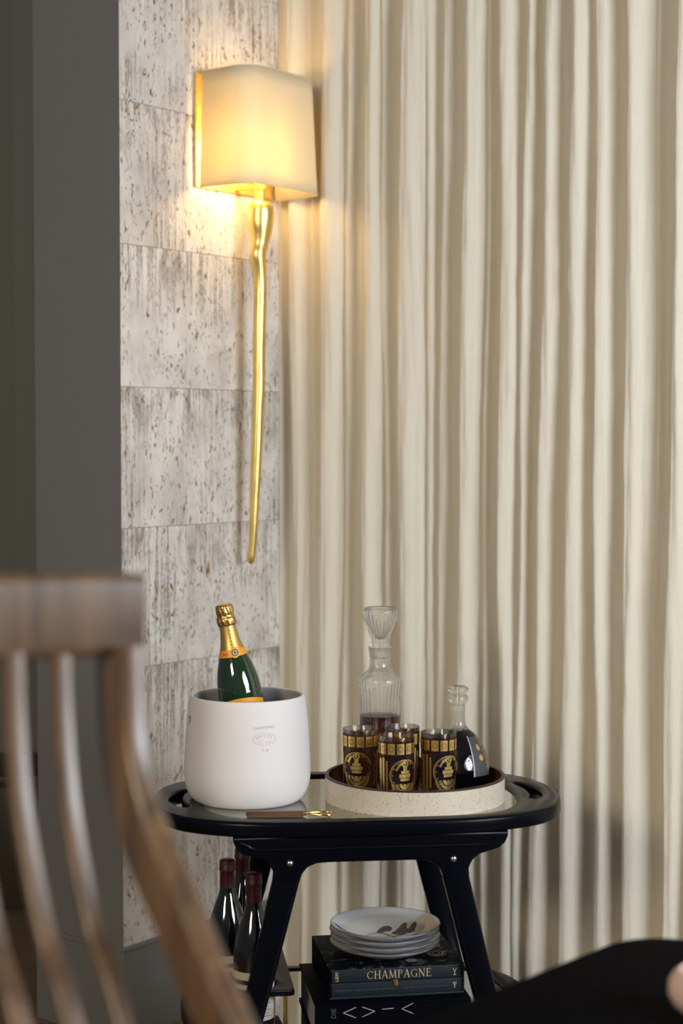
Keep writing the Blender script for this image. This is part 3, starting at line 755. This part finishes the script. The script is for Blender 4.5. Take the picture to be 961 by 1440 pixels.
# --- bottle opener
op = thing('bottle_opener', 'walnut-handled bottle opener with brass loop lying on the glass before the bucket', 'opener', (-0.183, 3.287, TOPZ + .001), (0, 0, radians(2)))
bm = bmesh.new(); r = bmesh.ops.create_cube(bm, size=1); bmesh.ops.transform(bm, matrix=Matrix.Translation((.056, 0, .00525)) @ Matrix.Diagonal((.112, .012, .0105, 1)), verts=r['verts'])
bmesh.ops.bevel(bm, geom=bm.edges[:], offset=.0018, segments=2, affect='EDGES')
from_bm('handle', bm, M['walnut'], op)
fr_ = lathe('ferrule', [(0, 0), (.0048, 0), (.0052, .002), (.0042, .006), (0, .006)], M['brass'], op, 16)
fr_.rotation_euler = (0, pi / 2, 0); fr_.location = (.111, 0, .0062)
lp = smooth_pts([Vector(p) for p in [(.115, .001, .006), (.128, .0065, .006), (.146, .0115, .006), (.160, .010, .0055), (.165, 0, .005), (.160, -.010, .0045), (.146, -.0115, .0045), (.128, -.0065, .0055), (.115, -.001, .006)]], 5)
sweep('loop', lp, lambda i: circ(.0023, 10), M['brass'], op, side=(0, 0, 1))
sweep('loop_lip', [(.161, -.010, .004), (.150, 0, .004), (.161, .010, .004)], lambda i: circ(.002, 8), M['brass'], op, side=(0, 0, 1))

# --- round tray
TR = Vector((0.148, 3.467, TOPZ)); R0 = .181
tray = thing('serving_tray', 'round cream shagreen tray with dark rim and slot handles, right half of the cart top', 'tray', TR)
tw = lathe('tray_wall', [(R0 - .006, .003), (R0 - .006, .0475), (R0, .0475), (R0, .0), (R0 - .006, .0), (R0 - .006, .003)], M['shagreen'], tray, 128)
for az in (-20.4, 159.6):
    a = radians(-90 + az); dx, dy = cos(a), sin(a)
    pts = []
    for k in range(9): t = radians(-90 + 180 * k / 8); pts.append((.040 + .0115 * cos(t), .0115 * sin(t)))
    for k in range(9): t = radians(90 + 180 * k / 8); pts.append((-.040 + .0115 * cos(t), .0115 * sin(t)))
    cut = prism('cut', [pts], .06, None, tray, 0, lambda x, y, z: (dx * (R0 + z) - dy * x, dy * (R0 + z) + dx * x, y + .0245), smooth=False)
    boolean(tw, cut)
tw.data.polygons.foreach_set('use_smooth', [True] * len(tw.data.polygons)); tw.data.set_sharp_from_angle(angle=radians(35))
tw.data.materials.clear(); tw.data.materials.append(M['shagreen']); tw.data.materials.append(M['leather'])
for p in tw.data.polygons:
    c = p.center
    if p.normal.x * c.x + p.normal.y * c.y < 0: p.material_index = 1
    else: p.material_index = 0
lathe('tray_rim', [(R0 - .0068, .0465), (R0 - .0068, .0490), (R0 - .004, .0505), (R0 - .001, .0500), (R0 + .0006, .0485), (R0 + .0006, .0468)], M['rimedge'], tray, 128)
lathe('tray_floor', [(0, .002), (R0 - .006, .002), (R0 - .006, .008), (0, .008)], M['leather'], tray, 96)
fz = TR.z + .0082
# slot lining
# --- decanter
dec = thing('decanter', 'clear ribbed glass decanter holding dark red wine, at the back of the tray', 'decanter', (0.080, 3.562, fz))
NF = 30
def ribs(amt, z0, z1):
    def f(i, a, r, z):
        if z0 < z < z1: return r * (1 - amt * abs(sin(a * NF / 2)) * 1.0 + amt * .5)
        return r
    return f
po = [(0, 0), (.038, 0), (.0408, .004), (.0412, .02), (.0412, .08), (.0415, .15), (.0425, .185), (.0450, .205), (.0462, .214), (.0455, .222), (.0410, .229), (.0330, .233), (.0260, .238), (.0222, .247), (.0215, .258), (.0225, .272), (.0250, .286), (.0262, .2865)]
pi_ = [(.0240, .2865), (.0205, .272), (.0192, .258), (.0198, .247), (.0235, .2375), (.0320, .2295), (.0405, .223), (.0430, .214), (.0420, .205), (.0398, .185), (.0388, .15), (.0384, .08), (.0384, .02), (.0370, .010), (0, .008)]
lathe('decanter_glass', po + pi_, M['clearthick'], dec, NF * 8, ribs(.050, .02, .212), angle=85)
lathe('wine', [(0, .0086), (.0365, .0105), (.0380, .021), (.0380, .080), (.0382, .1445), (.0375, .1455), (0, .1455)], M['wine'], dec, 64)
so = [(0, .262), (.0125, .262), (.0150, .275), (.0178, .287), (.0190, .293), (.0178, .300), (.0205, .309), (.0290, .332), (.0350, .350), (.0362, .358), (.0355, .3655), (.0330, .3680)]
si = [(.0310, .3655), (.0315, .358), (.0260, .336), (.0150, .312), (.0080, .304), (0, .302)]
lathe('stopper', so + si, M['clearthick'], dec, NF * 8, lambda i, a, r, z: r * (1 - .09 * abs(sin(a * 12)) + .045) if .303 < z < .352 and r > .016 else r, angle=85)
# --- round flask
fk = thing('round_flask', 'domed glass flask of black liquor with glass ball stopper, at the right of the tray', 'bottle', (0.2387, 3.515, fz))
fo = [(0, 0), (.045, 0), (.0560, .004), (.0625, .014), (.0650, .030), (.0645, .046), (.0610, .064), (.0545, .082), (.0450, .100), (.0340, .114), (.0235, .1225), (.0165, .131), (.0142, .142), (.0138, .160), (.0142, .176)]
fop = [(p.x, p.z) for p in smooth_pts([Vector((r, 0, z)) for r, z in fo[1:]], 3)]
def frad(z):
    for (r0, z0), (r1, z1) in zip(fop, fop[1:]):
        if z0 <= z <= z1: return r0 + (r1 - r0) * (z - z0) / max(z1 - z0, 1e-6)
    return .0142
fin = [(r - .0026, z) for r, z in reversed(fop) if z > .012]
lathe('flask_glass', [(0, 0)] + fop + fin + [(0, .008)], M['clear'], fk, 64, angle=70)
liq = [(r - .0011, z) for r, z in fop if .002 < z < .1235]
lathe('liquor', [(0, .003)] + liq + [(0, .1235)], M['liquor'], fk, 64)
lathe('stopper', [(0, .158), (.009, .158), (.0105, .170), (.0135, .176), (.0185, .180), (.0208, .186), (.0190, .192), (.0145, .1955), (.0180, .199), (.0212, .204), (.0195, .2095), (.0120, .2125), (0, .2135)], M['clearthick'], fk, 12, lambda i, a, r, z: r * (1 + .03 * cos(a * 6)), angle=70)
def fw_(off):
    def f(az, z): r = frad(z) + off; a = -pi / 2 + az; return (r * cos(a), r * sin(a), z)
    return f
strip('flask_label', fw_(.0006), .036, .112, radians(28), radians(66), M['flasklabel'], fk, 12, 12)
strip('label_border', fw_(.0011), .036, .114, radians(63), radians(67), M['goldprint'], fk, 2, 12)
strip('label_border', fw_(.0009), .036, .114, radians(25), radians(28), M['stamp'], fk, 2, 12)
def star(name, cx, cz, r, mat, parent, fx):
    V = [fx(cx, cz)]; F = []
    for k in range(16):
        a = 2 * pi * k / 16; q = r if k % 2 == 0 else r * .62
        V.append(fx(cx + q * cos(a) / .058, cz + q * sin(a)))
    for k in range(16): F.append((0, 1 + k, 1 + (k + 1) % 16))
    return mesh(name, V, F, mat, parent, smooth=False)
for cz in (.092, .072): star('label_emblem', radians(48), cz, .0078, M['goldprint'], fk, fw_(.0012))
for cz in (.052, .060, .084, .1): strip('label_lettering', fw_(.0012), cz, cz + .0016, radians(57), radians(60), M['goldprint'], fk, 3, 1)
# --- tumblers
def tumbler():
    t = thing('highball_glass', 'x', 'glass')
    ro, hh = .0350, .140
    def rad(z): return .0325 + .0025 * min(z / .14, 1)
    lathe('glass_wall', [(0, 0), (.030, 0), (.0322, .002), (.0328, .010), (.0352, hh - .001), (.0349, hh), (.0338, hh), (.0333, hh - .001), (.0306, .012), (.0290, .008), (0, .007)], M['clear'], t, 56, angle=60)
    def wf(off):
        def f(x, z): r = rad(z) + off + .0002; a = -pi / 2 + x / .0345; return (r * cos(a), r * sin(a), z)
        return f
    C = 2 * pi * .0345
    strip('smoky_band', wf(.0003), .012, .131, 0, C, M['film'], t, 56, 2)
    g = wf(.0007); g2 = wf(.0011)
    V, F = [], []
    def q4(f, x0, x1, z0, z1, nx=3):
        for i in range(nx):
            a, b = x0 + (x1 - x0) * i / nx, x0 + (x1 - x0) * (i + 1) / nx; k = len(V)
            V.extend([f(a, z0), f(b, z0), f(b, z1), f(a, z1)]); F.append((k, k + 1, k + 2, k + 3))
    def ring(f, cx, cz, r0, r1, a0=0, a1=360, n=20):
        for i in range(n):
            a, b = radians(a0 + (a1 - a0) * i / n), radians(a0 + (a1 - a0) * (i + 1) / n); k = len(V)
            V.extend([f(cx + r0 * cos(a), cz + r0 * sin(a)), f(cx + r0 * cos(b), cz + r0 * sin(b)), f(cx + r1 * cos(b), cz + r1 * sin(b)), f(cx + r1 * cos(a), cz + r1 * sin(a))]); F.append((k, k + 1, k + 2, k + 3))
    for m_ in range(2):
        ox = C / 2 * m_
        # frieze of squares under the rim
        for k in range(6):
            x = ox + k * C / 12; q4(g, x + .001, x + C / 12 - .0028, .107, .128)
        # medallion ring, figure, shield and beads
        mx = ox + C * .25
        ring(g, mx, .066, .0315, .0298, 15, 345, 40)
        ring(g, mx, .066, .0285, .0278, 15, 345, 40)
        ring(g, mx, .089, .0070, .0042, 0, 360, 16); ring(g, mx, .089, .0024, .0001, 0, 360, 8)
        for w_, za, zb_ in ((.0040, .076, .083), (.0085, .070, .0755), (.0125, .062, .069), (.0100, .0555, .0610)): q4(g, mx - w_, mx + w_, za, zb_, 4)
        for rr in (.0275, .0195, .0115): ring(g, mx, .0505, rr, rr - .0055, 182, 358, 22)
        q4(g, mx - .0035, mx + .0035, .042, .0495)
        ring(g, mx + .004, .070, .0245, .0205, 100, 165, 10)
        for k in range(12): a = 2 * pi * k / 12; ring(g, mx + .0255 * cos(a), .066 + .0255 * sin(a), .0014, .0001, 0, 360, 6)
        # upright bars with beads between the medallions
        bx = ox
        q4(g, bx - .0050, bx + .0030, .022, .098); q4(g, bx + .0065, bx + .0115, .026, .100); q4(g, bx + .0150, bx + .0185, .034, .094)
        for k in range(7): ring(g, bx - .009, .028 + k * .010, .0016, .0001, 0, 360, 6)
        q4(g, bx - .0145, bx - .0125, .030, .095, 2)
    for k in range(26): x = random.uniform(0, C); z = random.uniform(.014, .024); ring(g, x, z, .0014, .0001, 0, 360, 5)
    mesh('gold_pattern', V, F, M['goldprint'], t, smooth=False)
    # small dark rings printed over the gold squares
    V2, F2 = V, F; V, F = [], []
    V, F = [], []
    for k in range(12):
        cx = k * C / 12 + .001 + (C / 12 - .0038) / 2
        for i in range(16):
            a, b = 2 * pi * i / 16, 2 * pi * (i + 1) / 16; kk = len(V)
            V.extend([g2(cx + .0052 * cos(a), .1175 + .0052 * sin(a)), g2(cx + .0052 * cos(b), .1175 + .0052 * sin(b)), g2(cx + .0040 * cos(b), .1175 + .0040 * sin(b)), g2(cx + .0040 * cos(a), .1175 + .0040 * sin(a))]); F.append((kk, kk + 1, kk + 2, kk + 3))
    mesh('frieze_rings', V, F, M['film'], t, smooth=False)
    return t
def copy_tree(o, parent=None):
    c = o.copy(); COL.objects.link(c)
    if parent: c.parent = parent
    for ch in list(o.children):
        if ch is not c: copy_tree(ch, c)
    return c
tb = tumbler()
spots = [((0.0376, 3.428), 76, 'gold-patterned highball glass standing leftmost on the tray'),
         ((0.107, 3.347), 118, 'gold-patterned highball glass at the very front of the tray, between two others'),
         ((0.122, 3.453), 30, 'gold-patterned highball glass half hidden behind the front one, before the decanter'),
         ((0.191, 3.386), 122, 'gold-patterned highball glass standing just in front of the black domed flask')]
for i, ((x, y), rz, lab) in enumerate(spots):
    g_ = tb if i == 0 else copy_tree(tb)
    g_.location = (x, y, fz); g_.rotation_euler = (0, 0, radians(rz)); g_['label'] = lab; g_['group'] = 'highball glasses on the tray'; g_['category'] = 'glass'

# ================================================================== THINGS ON THE LOWER SHELF
LZ = 0.2865
def wine_bottle():
    t = thing('wine_bottle', 'x', 'bottle')
    q = [(.0395, .008), (.0405, .02), (.0405, .10), (.0402, .140), (.0385, .160), (.0340, .182), (.0275, .203), (.0205, .222), (.0165, .236), (.0148, .250), (.0142, .275), (.0142, .292)]
    pr = [(p.x, p.z) for p in smooth_pts([Vector((r, 0, z)) for r, z in q], 4)]
    lathe('bottle_glass', [(0, .004), (.030, 0), (.036, 0), (.0392, .004)] + pr + [(.012, .294), (0, .294)], M['wineglass'], t, 48)
    lathe('capsule', [(.0153, .232), (.0152, .250), (.0147, .276), (.0150, .2765), (.0164, .278), (.0166, .284), (.0158, .286), (.0158, .294), (.0150, .2985), (.0120, .3000), (0, .2994)], M['capsule'], t, 40)
    f = wrap(lambda z: .0405, .0006)
    lb = strip('label', f, .022, .092, -.060, .060, M['label'], t, 40, 3)
    strip('neck_label', f, 0.101, .116, -.058, .058, M['label'], t, 40, 1)
    f2 = wrap(lambda z: .0405, .0011)
    for k in range(9): strip('label_line', f2, .030 + k * .0062, .0312 + k * .0062, -.045 + .004 * (k % 3), .045 - .006 * (k % 2), M['ink'], lb, 20, 1)
    return t
wb = wine_bottle()
wl_ = ['burgundy-capped wine bottle nearest the wooden chair, leftmost in the rack',
       'burgundy-capped wine bottle furthest back in the rack, its cap the highest',
       'burgundy-capped wine bottle beside the front cart leg, its cap the lowest']
for i, (lx, ly) in enumerate(wines_l):
    o = wb if i == 0 else copy_tree(wb)
    o.location = to_world(lx, ly, LZ); o.rotation_euler = (0, 0, radians((-25, 20, -8)[i]))
    o['label'] = wl_[i]; o['group'] = 'red wine bottles in the cart rack'; o['category'] = 'bottle'
# lower black book
BA = radians(8.5)
b2 = thing('large_book', 'large black hardback with thin white chevron lettering, lowest of the stack on the shelf', 'book', (-0.050, 3.212, LZ), (0, 0, radians(8)))
BW, BD, BH = .300, .262, .0735
box('cover', (BW / 2, BD / 2, BH - .002), (BW, BD, .004), M['navy'], b2, .001)
box('cover', (BW / 2, BD / 2, .002), (BW, BD, .004), M['navy'], b2, .001)
box('spine', (BW / 2, .002, BH / 2), (BW, .004, BH - .008), M['navy'], b2)
box('page_block', (BW / 2, BD / 2 + .001, BH / 2), (BW - .008, BD - .010, BH - .009), M['pages'], b2)
def strokes(name, segs, w, mat, parent, fn):
    V, F = [], []
    for x0, y0, x1, y1 in segs:
        d = Vector((x1 - x0, y1 - y0)).normalized(); p = Vector((-d.y, d.x)) * w / 2; k = len(V)
        for x, y in ((x0 + p.x, y0 + p.y), (x0 - p.x, y0 - p.y), (x1 - p.x, y1 - p.y), (x1 + p.x, y1 + p.y)): V.append(fn(x, y))
        F.append((k, k + 1, k + 2, k + 3))
    return mesh(name, V, F, mat, parent, smooth=False)
strokes('spine_lettering', [(.078, .066, .054, .056), (.054, .056, .078, .046), (.090, .066, .114, .057), (.114, .057, .090, .047), (.128, .060, .150, .061), (.188, .069, .166, .059), (.166, .059, .188, .049)], .0010, M['paletext'], b2, lambda x, y: (x, -.0006, y))
text('spine_word', 'DIE', .013, M['dimtext'], b2, lambda x, y, z: (.036 - y, -.0007, .056 + x))
# boxed champagne book set
b1 = thing('boxed_book_set', 'dark teal boxed wine book with gold title, directly under the plates', 'book', (-0.0225, 3.240, LZ + BH + .0005), (0, 0, radians(9.5)))
W1, D1, H1 = .262, .228, .0585
box('slipcase_top', (W1 / 2, D1 / 2, H1 - .0015), (W1, D1, .003), M['bookprint'], b1, .0006)
box('slipcase_base', (W1 / 2, D1 / 2, .0015), (W1, D1, .003), M['teal'], b1, .0006)
for x in (.0015, W1 - .0015): box('slipcase_side', (x, D1 / 2, H1 / 2), (.003, D1, H1 - .006), M['navy'] if x < .1 else M['teal'], b1)
box('slipcase_back', (W1 / 2, D1 - .0015, H1 / 2), (W1 - .006, .003, H1 - .006), M['navy'], b1)
up = box('book_spine', (W1 / 2, .106, .0425), (W1 - .008, .208, .0245), M['teal'], b1, .0022)
dr = box('map_drawer', (W1 / 2, .106, .0160), (W1 - .008, .208, .0245), M['teal'], b1, .0012)
box('drawer_tab', (W1 / 2 - .004, .0005, .0275), (.009, .003, .011), M['brass'], dr, .0006)
V, F = serif_word('CHAMPAGNE', .0155, .10)
mesh('title_lettering', [(x + W1 / 2 + .004, .0014, y + .0435) for x, y in V], F, M['goldtext'], up, smooth=False)
text('author_name', 'LIEM', .0090, M['goldtext'], up, lambda x, y, z: (.0145 - y, .0014, .0425 + x))
strokes('spine_emblem', [(.240, .049, .2435, .042), (.247, .049, .2435, .042), (.2435, .042, .2435, .036), (.2405, .036, .2465, .036)], .0011, M['goldtext'], up, lambda x, y: (x, .0014, y))
strokes('drawer_emblem', [(.240, .021, .2435, .015), (.247, .021, .2435, .015), (.240, .021, .247, .021), (.2435, .015, .2435, .010)], .0011, M['goldtext'], dr, lambda x, y: (x, .0014, y))
text('subtitle', 'THE ESSENTIAL GUIDE TO THE WINES, PRODUCERS,', .0049, M['dimtext'], dr, lambda x, y, z: (.069 + x, .0014, .0155 + y))
text('subtitle', 'AND TERROIRS OF THE ICONIC REGION', .0049, M['dimtext'], dr, lambda x, y, z: (.186 + x * .98, .0014, .0155 + y))
for z, x0 in ((.0555, 0), (.0292, 0), (.003, 0)): box('edge_line', (W1 / 2, .0006, z), (W1 - .004, .0016, .0012), M['tealline'], b1)
for cx, cy, r in ((.222, .070, .020), (.165, .032, .011), (.232, .120, .010)):
    V, F = [], []
    for q, (ra, rb) in enumerate(((r, r * .93), (r * .78, r * .60), (r * .42, r * .28))):
        n = 28; k0 = len(V)
        for j in range(n):
            a = 2 * pi * j / n; wob = 1 + .06 * sin(5 * a)
            V.append((cx + ra * wob * cos(a), cy + ra * wob * sin(a), H1 + .0003)); V.append((cx + rb * wob * cos(a), cy + rb * wob * sin(a), H1 + .0003))
        for j in range(n): p = (j + 1) % n; F.append((k0 + 2 * j, k0 + 2 * p, k0 + 2 * p + 1, k0 + 2 * j + 1))
    mesh('printed_rosette', V, F, M['pages'], b1, smooth=False)
# plates
PZ = LZ + BH + H1 + .0010
def plate():
    t = thing('dessert_plate', 'x', 'plate')
    q = [(0, .003), (.060, .003), (.062, 0), (.066, 0), (.068, .0035), (.085, .0070), (.100, .0125), (.1075, .0180), (.1085, .0190), (.1080, .0200), (.1060, .0196), (.098, .0152), (.084, .0098), (.070, .0075), (0, .0070)]
    lathe('plate_body', q, M['porcelain'], t, 80, angle=60)
    lathe('rim_line', [(.1072, .0202), (.1082, .0203), (.1087, .0193)], M['plateprint'], t, 80)
    return t
pl = plate()
pls = ['white plate with dark line drawing and brown rim line, topmost of the stack',
       'plain edge of white plate, second from the top of the stack', 'plain edge of white plate, third from the top of the stack',
       'white plate at the bottom of the stack, resting on the teal book set']
plates = []
for k in range(4):
    o = pl if k == 0 else copy_tree(pl)
    o.location = (.0855 + (.001, -.0008, .0012, 0)[k], 3.372 + (0, .001, -.001, 0)[k], PZ + (3 - k) * .0115 + 0.0)
    o['label'] = pls[k]; o['group'] = 'stacked dessert plates'; o['category'] = 'plate'; plates.append(o)
# the drawing on the topmost plate: birds-and-rocks like strokes, flat print on the well
def platez(x, y):
    r = sqrt(x * x + y * y)
    tab = [(0, .0070), (.070, .0075), (.084, .0098), (.098, .0152), (.106, .0196)]
    for (a, za), (b, zb_) in zip(tab, tab[1:]):
        if a <= r <= b: return za + (zb_ - za) * (r - a) / (b - a) + .0006
    return .0202
def blob(name, pts, mat, lift=0.0):
    P = smooth_pts([Vector((x, y, 0)) for x, y in pts], 4, True)
    bm = bmesh.new(); vs = [bm.verts.new((p.x, p.y, 0)) for p in P]; bm.faces.new(vs)
    bmesh.ops.triangulate(bm, faces=bm.faces[:]); bmesh.ops.subdivide_edges(bm, edges=bm.edges[:], cuts=2, use_grid_fill=True)
    for v in bm.verts: v.co.z = platez(v.co.x, v.co.y) + lift
    return from_bm(name, bm, mat, plates[0], smooth=False)
ell = lambda u, v: ((u - .50) * .214, (.5 - v) * .214)   # 0..1 across the plate seen from the front
blob('printed_wash', [ell(*p) for p in [(.40, .80), (.50, .70), (.60, .55), (.72, .32), (.88, .20), (.955, .36), (.975, .5), (.95, .66), (.86, .82), (.72, .93), (.55, .97), (.42, .93)]], M['platetone'])
for pts in ([(.42, .66), (.46, .50), (.52, .44), (.56, .50), (.545, .60), (.50, .62), (.46, .66)],
            [(.55, .70), (.60, .58), (.67, .36), (.70, .36), (.695, .50), (.72, .60), (.66, .72)],
            [(.70, .66), (.74, .42), (.78, .32), (.795, .40), (.77, .56), (.80, .66), (.74, .72)],
            [(.84, .66), (.89, .52), (.95, .44), (.93, .52), (.88, .64)],
            [(.56, .78), (.64, .73), (.74, .74), (.82, .70), (.76, .79), (.64, .78)]):
    blob('printed_figure', [ell(*p) for p in pts], M['plateprint'], .0004)
def pen(pts, w):
    P = smooth_pts([Vector((*ell(*p), 0)) for p in pts], 5); V, F = [], []
    for i, p in enumerate(P):
        t = (P[min(i + 1, len(P) - 1)] - P[max(i - 1, 0)]).normalized(); n = Vector((-t.y, t.x, 0)) * w * 1.4 * (0.4 + 0.6 * sin(pi * (i + .5) / len(P)))
        for s in (1, -1): q = p + n * s; V.append((q.x, q.y, platez(q.x, q.y) + .0006))
    for i in range(len(P) - 1): F.append((2 * i, 2 * i + 1, 2 * i + 3, 2 * i + 2))
    mesh('printed_line', V, F, M['plateprint'], plates[0], smooth=False)
pen([(.04, .50), (.10, .62), (.20, .75), (.30, .82), (.42, .86), (.52, .84)], .0022)
pen([(.30, .80), (.38, .70), (.44, .66), (.52, .74), (.60, .84)], .0010)
pen([(.50, .74), (.58, .80), (.66, .86), (.74, .90)], .0012)
pen([(.62, .78), (.72, .82), (.80, .84), (.88, .76)], .0010)
pen([(.60, .62), (.64, .72), (.74, .72), (.84, .72), (.90, .66)], .0009)
pen([(.72, .50), (.76, .62), (.82, .68)], .0008)

# ================================================================== FOREGROUND CHAIR
LV = Vector((0.83, 0.5577, 0)); FV = Vector((0.5577, -0.83, 0))
ch = thing('dining_chair', 'tall wooden dining chair with curved slat back, blurred in the left foreground', 'chair', (-0.207, 1.62, 0), (0, 0, math.atan2(FV.y, FV.x)))
# local x = forward, local y = to the sitter's lateral (towards the crest end in view)
def crv(tab, z):
    tab = sorted(tab)
    for (z0, f0), (z1, f1) in zip(tab, tab[1:]):
        if z0 <= z <= z1: return f0 + (f1 - f0) * (z - z0) / (z1 - z0)
    return tab[0][1] if z < tab[0][0] else tab[-1][1]
CW = .45
stile = [(-.004, 1.228), (0, 1.161), (.010, 1.118), (.032, 1.075), (.063, 1.038), (.105, 1.0016), (.145, .963), (.187, .926), (.240, .880), (.300, .835), (.360, .80), (.42, .785)]
for y in (0.0, -CW):
    sweep('stile', smooth_pts([Vector((f, y, z)) for f, z in stile], 4), lambda i: rrect(.026, .062, .30), M['chairwood'], ch, side=(0, 1, 0), angle=50)
    sweep('front_leg', [(.40, y, .79), (.40, y, .44), (.42, y, 0)], lambda i: rrect(.032, .030, .3), M['chairwood'], ch, side=(0, 1, 0), angle=50)
    sweep('rear_leg', [(.02, y, .50), (.0, y, .44), (-.04, y, 0)], lambda i: rrect(.024, .030, .3), M['chairwood'], ch, side=(0, 1, 0), angle=50)
slat = [(-.004, 1.228), (0, 1.161), (.0135, 1.090), (.043, 1.02), (.070, .975), (.101, .945), (.135, .89), (.160, .82), (.175, .70), (.175, .45)]
for k in range(8):
    y = -.0604 - .0466 * k
    sweep('slat', smooth_pts([Vector((f, y, z)) for f, z in slat], 4), lambda i: rrect(.0185, .0130, .3), M['chairwood'], ch, side=(0, 1, 0), angle=50)
cr = []
for k in range(25):
    t = k / 24; y = .0215 - (CW + .043) * t
    cr.append((-.006 - .012 * sin(pi * t), y, 1.257 + .004 * sin(pi * t)))
def crsec(i):
    t = i / 24; e = abs(2 * t - 1) ** 8
    return [(a, b) for a, b in rrect(.079 - .004 * e, .034, .30, 4)]
sweep('crest_rail', cr, crsec, M['chairwood'], ch, side=(0, 0, 1), angle=50)
bm = bmesh.new(); add_box(bm, (.215, -CW / 2, .45), (.45, CW + .03, .05)); bmesh.ops.bevel(bm, geom=bm.edges[:], offset=.015, segments=3, affect='EDGES')
from_bm('seat', bm, M['chairwood'], ch)

# ================================================================== FOREGROUND TABLE AND BOWL
def table():
    t = thing('dining_table', 'matt black table corner, blurred at the lower right', 'table', (0.412, 2.345, 0))
    a = Vector((-.66, -.751)); b = Vector((.80, -.60))
    # corner is the local origin; edges run along a and b
    r = .10
    pts = []
    for k in range(9):
        u = k / 8; p = (1 - u) ** 2 * (a * r) + u ** 2 * (b * r); pts.append((p.x, p.y))
    L1, L2 = .55, 1.5
    pts += [tuple(b * L2), tuple(a * L1 + b * L2), tuple(a * L1)]
    prism('tabletop', [pts], .036, M['tabletop'], t, .004, lambda x, y, z: (x, y, z + .732), angle=40)
    for u, v in ((.12, .12), (.12, 1.38), (.43, .12), (.43, 1.38)):
        p = a * u + b * v; sweep('leg', [(p.x, p.y, .715), (p.x, p.y, 0)], lambda i: rrect(.06, .06, .2), M['black'], t, side=(1, 0, 0), angle=40)
table()
bw = thing('small_bowl', 'pale blush ceramic bowl at the right edge, standing on the black table', 'bowl', (0.425, 1.985, .7505))
lathe('bowl_body', [(0, 0), (.022, 0), (.024, .004), (.038, .014), (.045, .028), (.044, .042), (.038, .052), (.032, .056), (.030, .054), (.036, .046), (.040, .030), (.030, .014), (0, .008)], M['blush'], bw, 40, angle=70)

# ================================================================== HALL BENCH
bn = thing('low_bench', 'low dark wooden bench in the dim hall at the left edge', 'bench', (-1.05, 5.35, 0))
box('bench_top', (0, 0, .40), (.75, .42, .03), M['darkwood'], bn, .006)
box('bench_front', (0, -.17, .20), (.70, .02, .38), M['darkwood'], bn, .003)
for sx in (-.34, .34): box('bench_side', (sx, 0, .19), (.025, .34, .38), M['darkwood'], bn, .003)
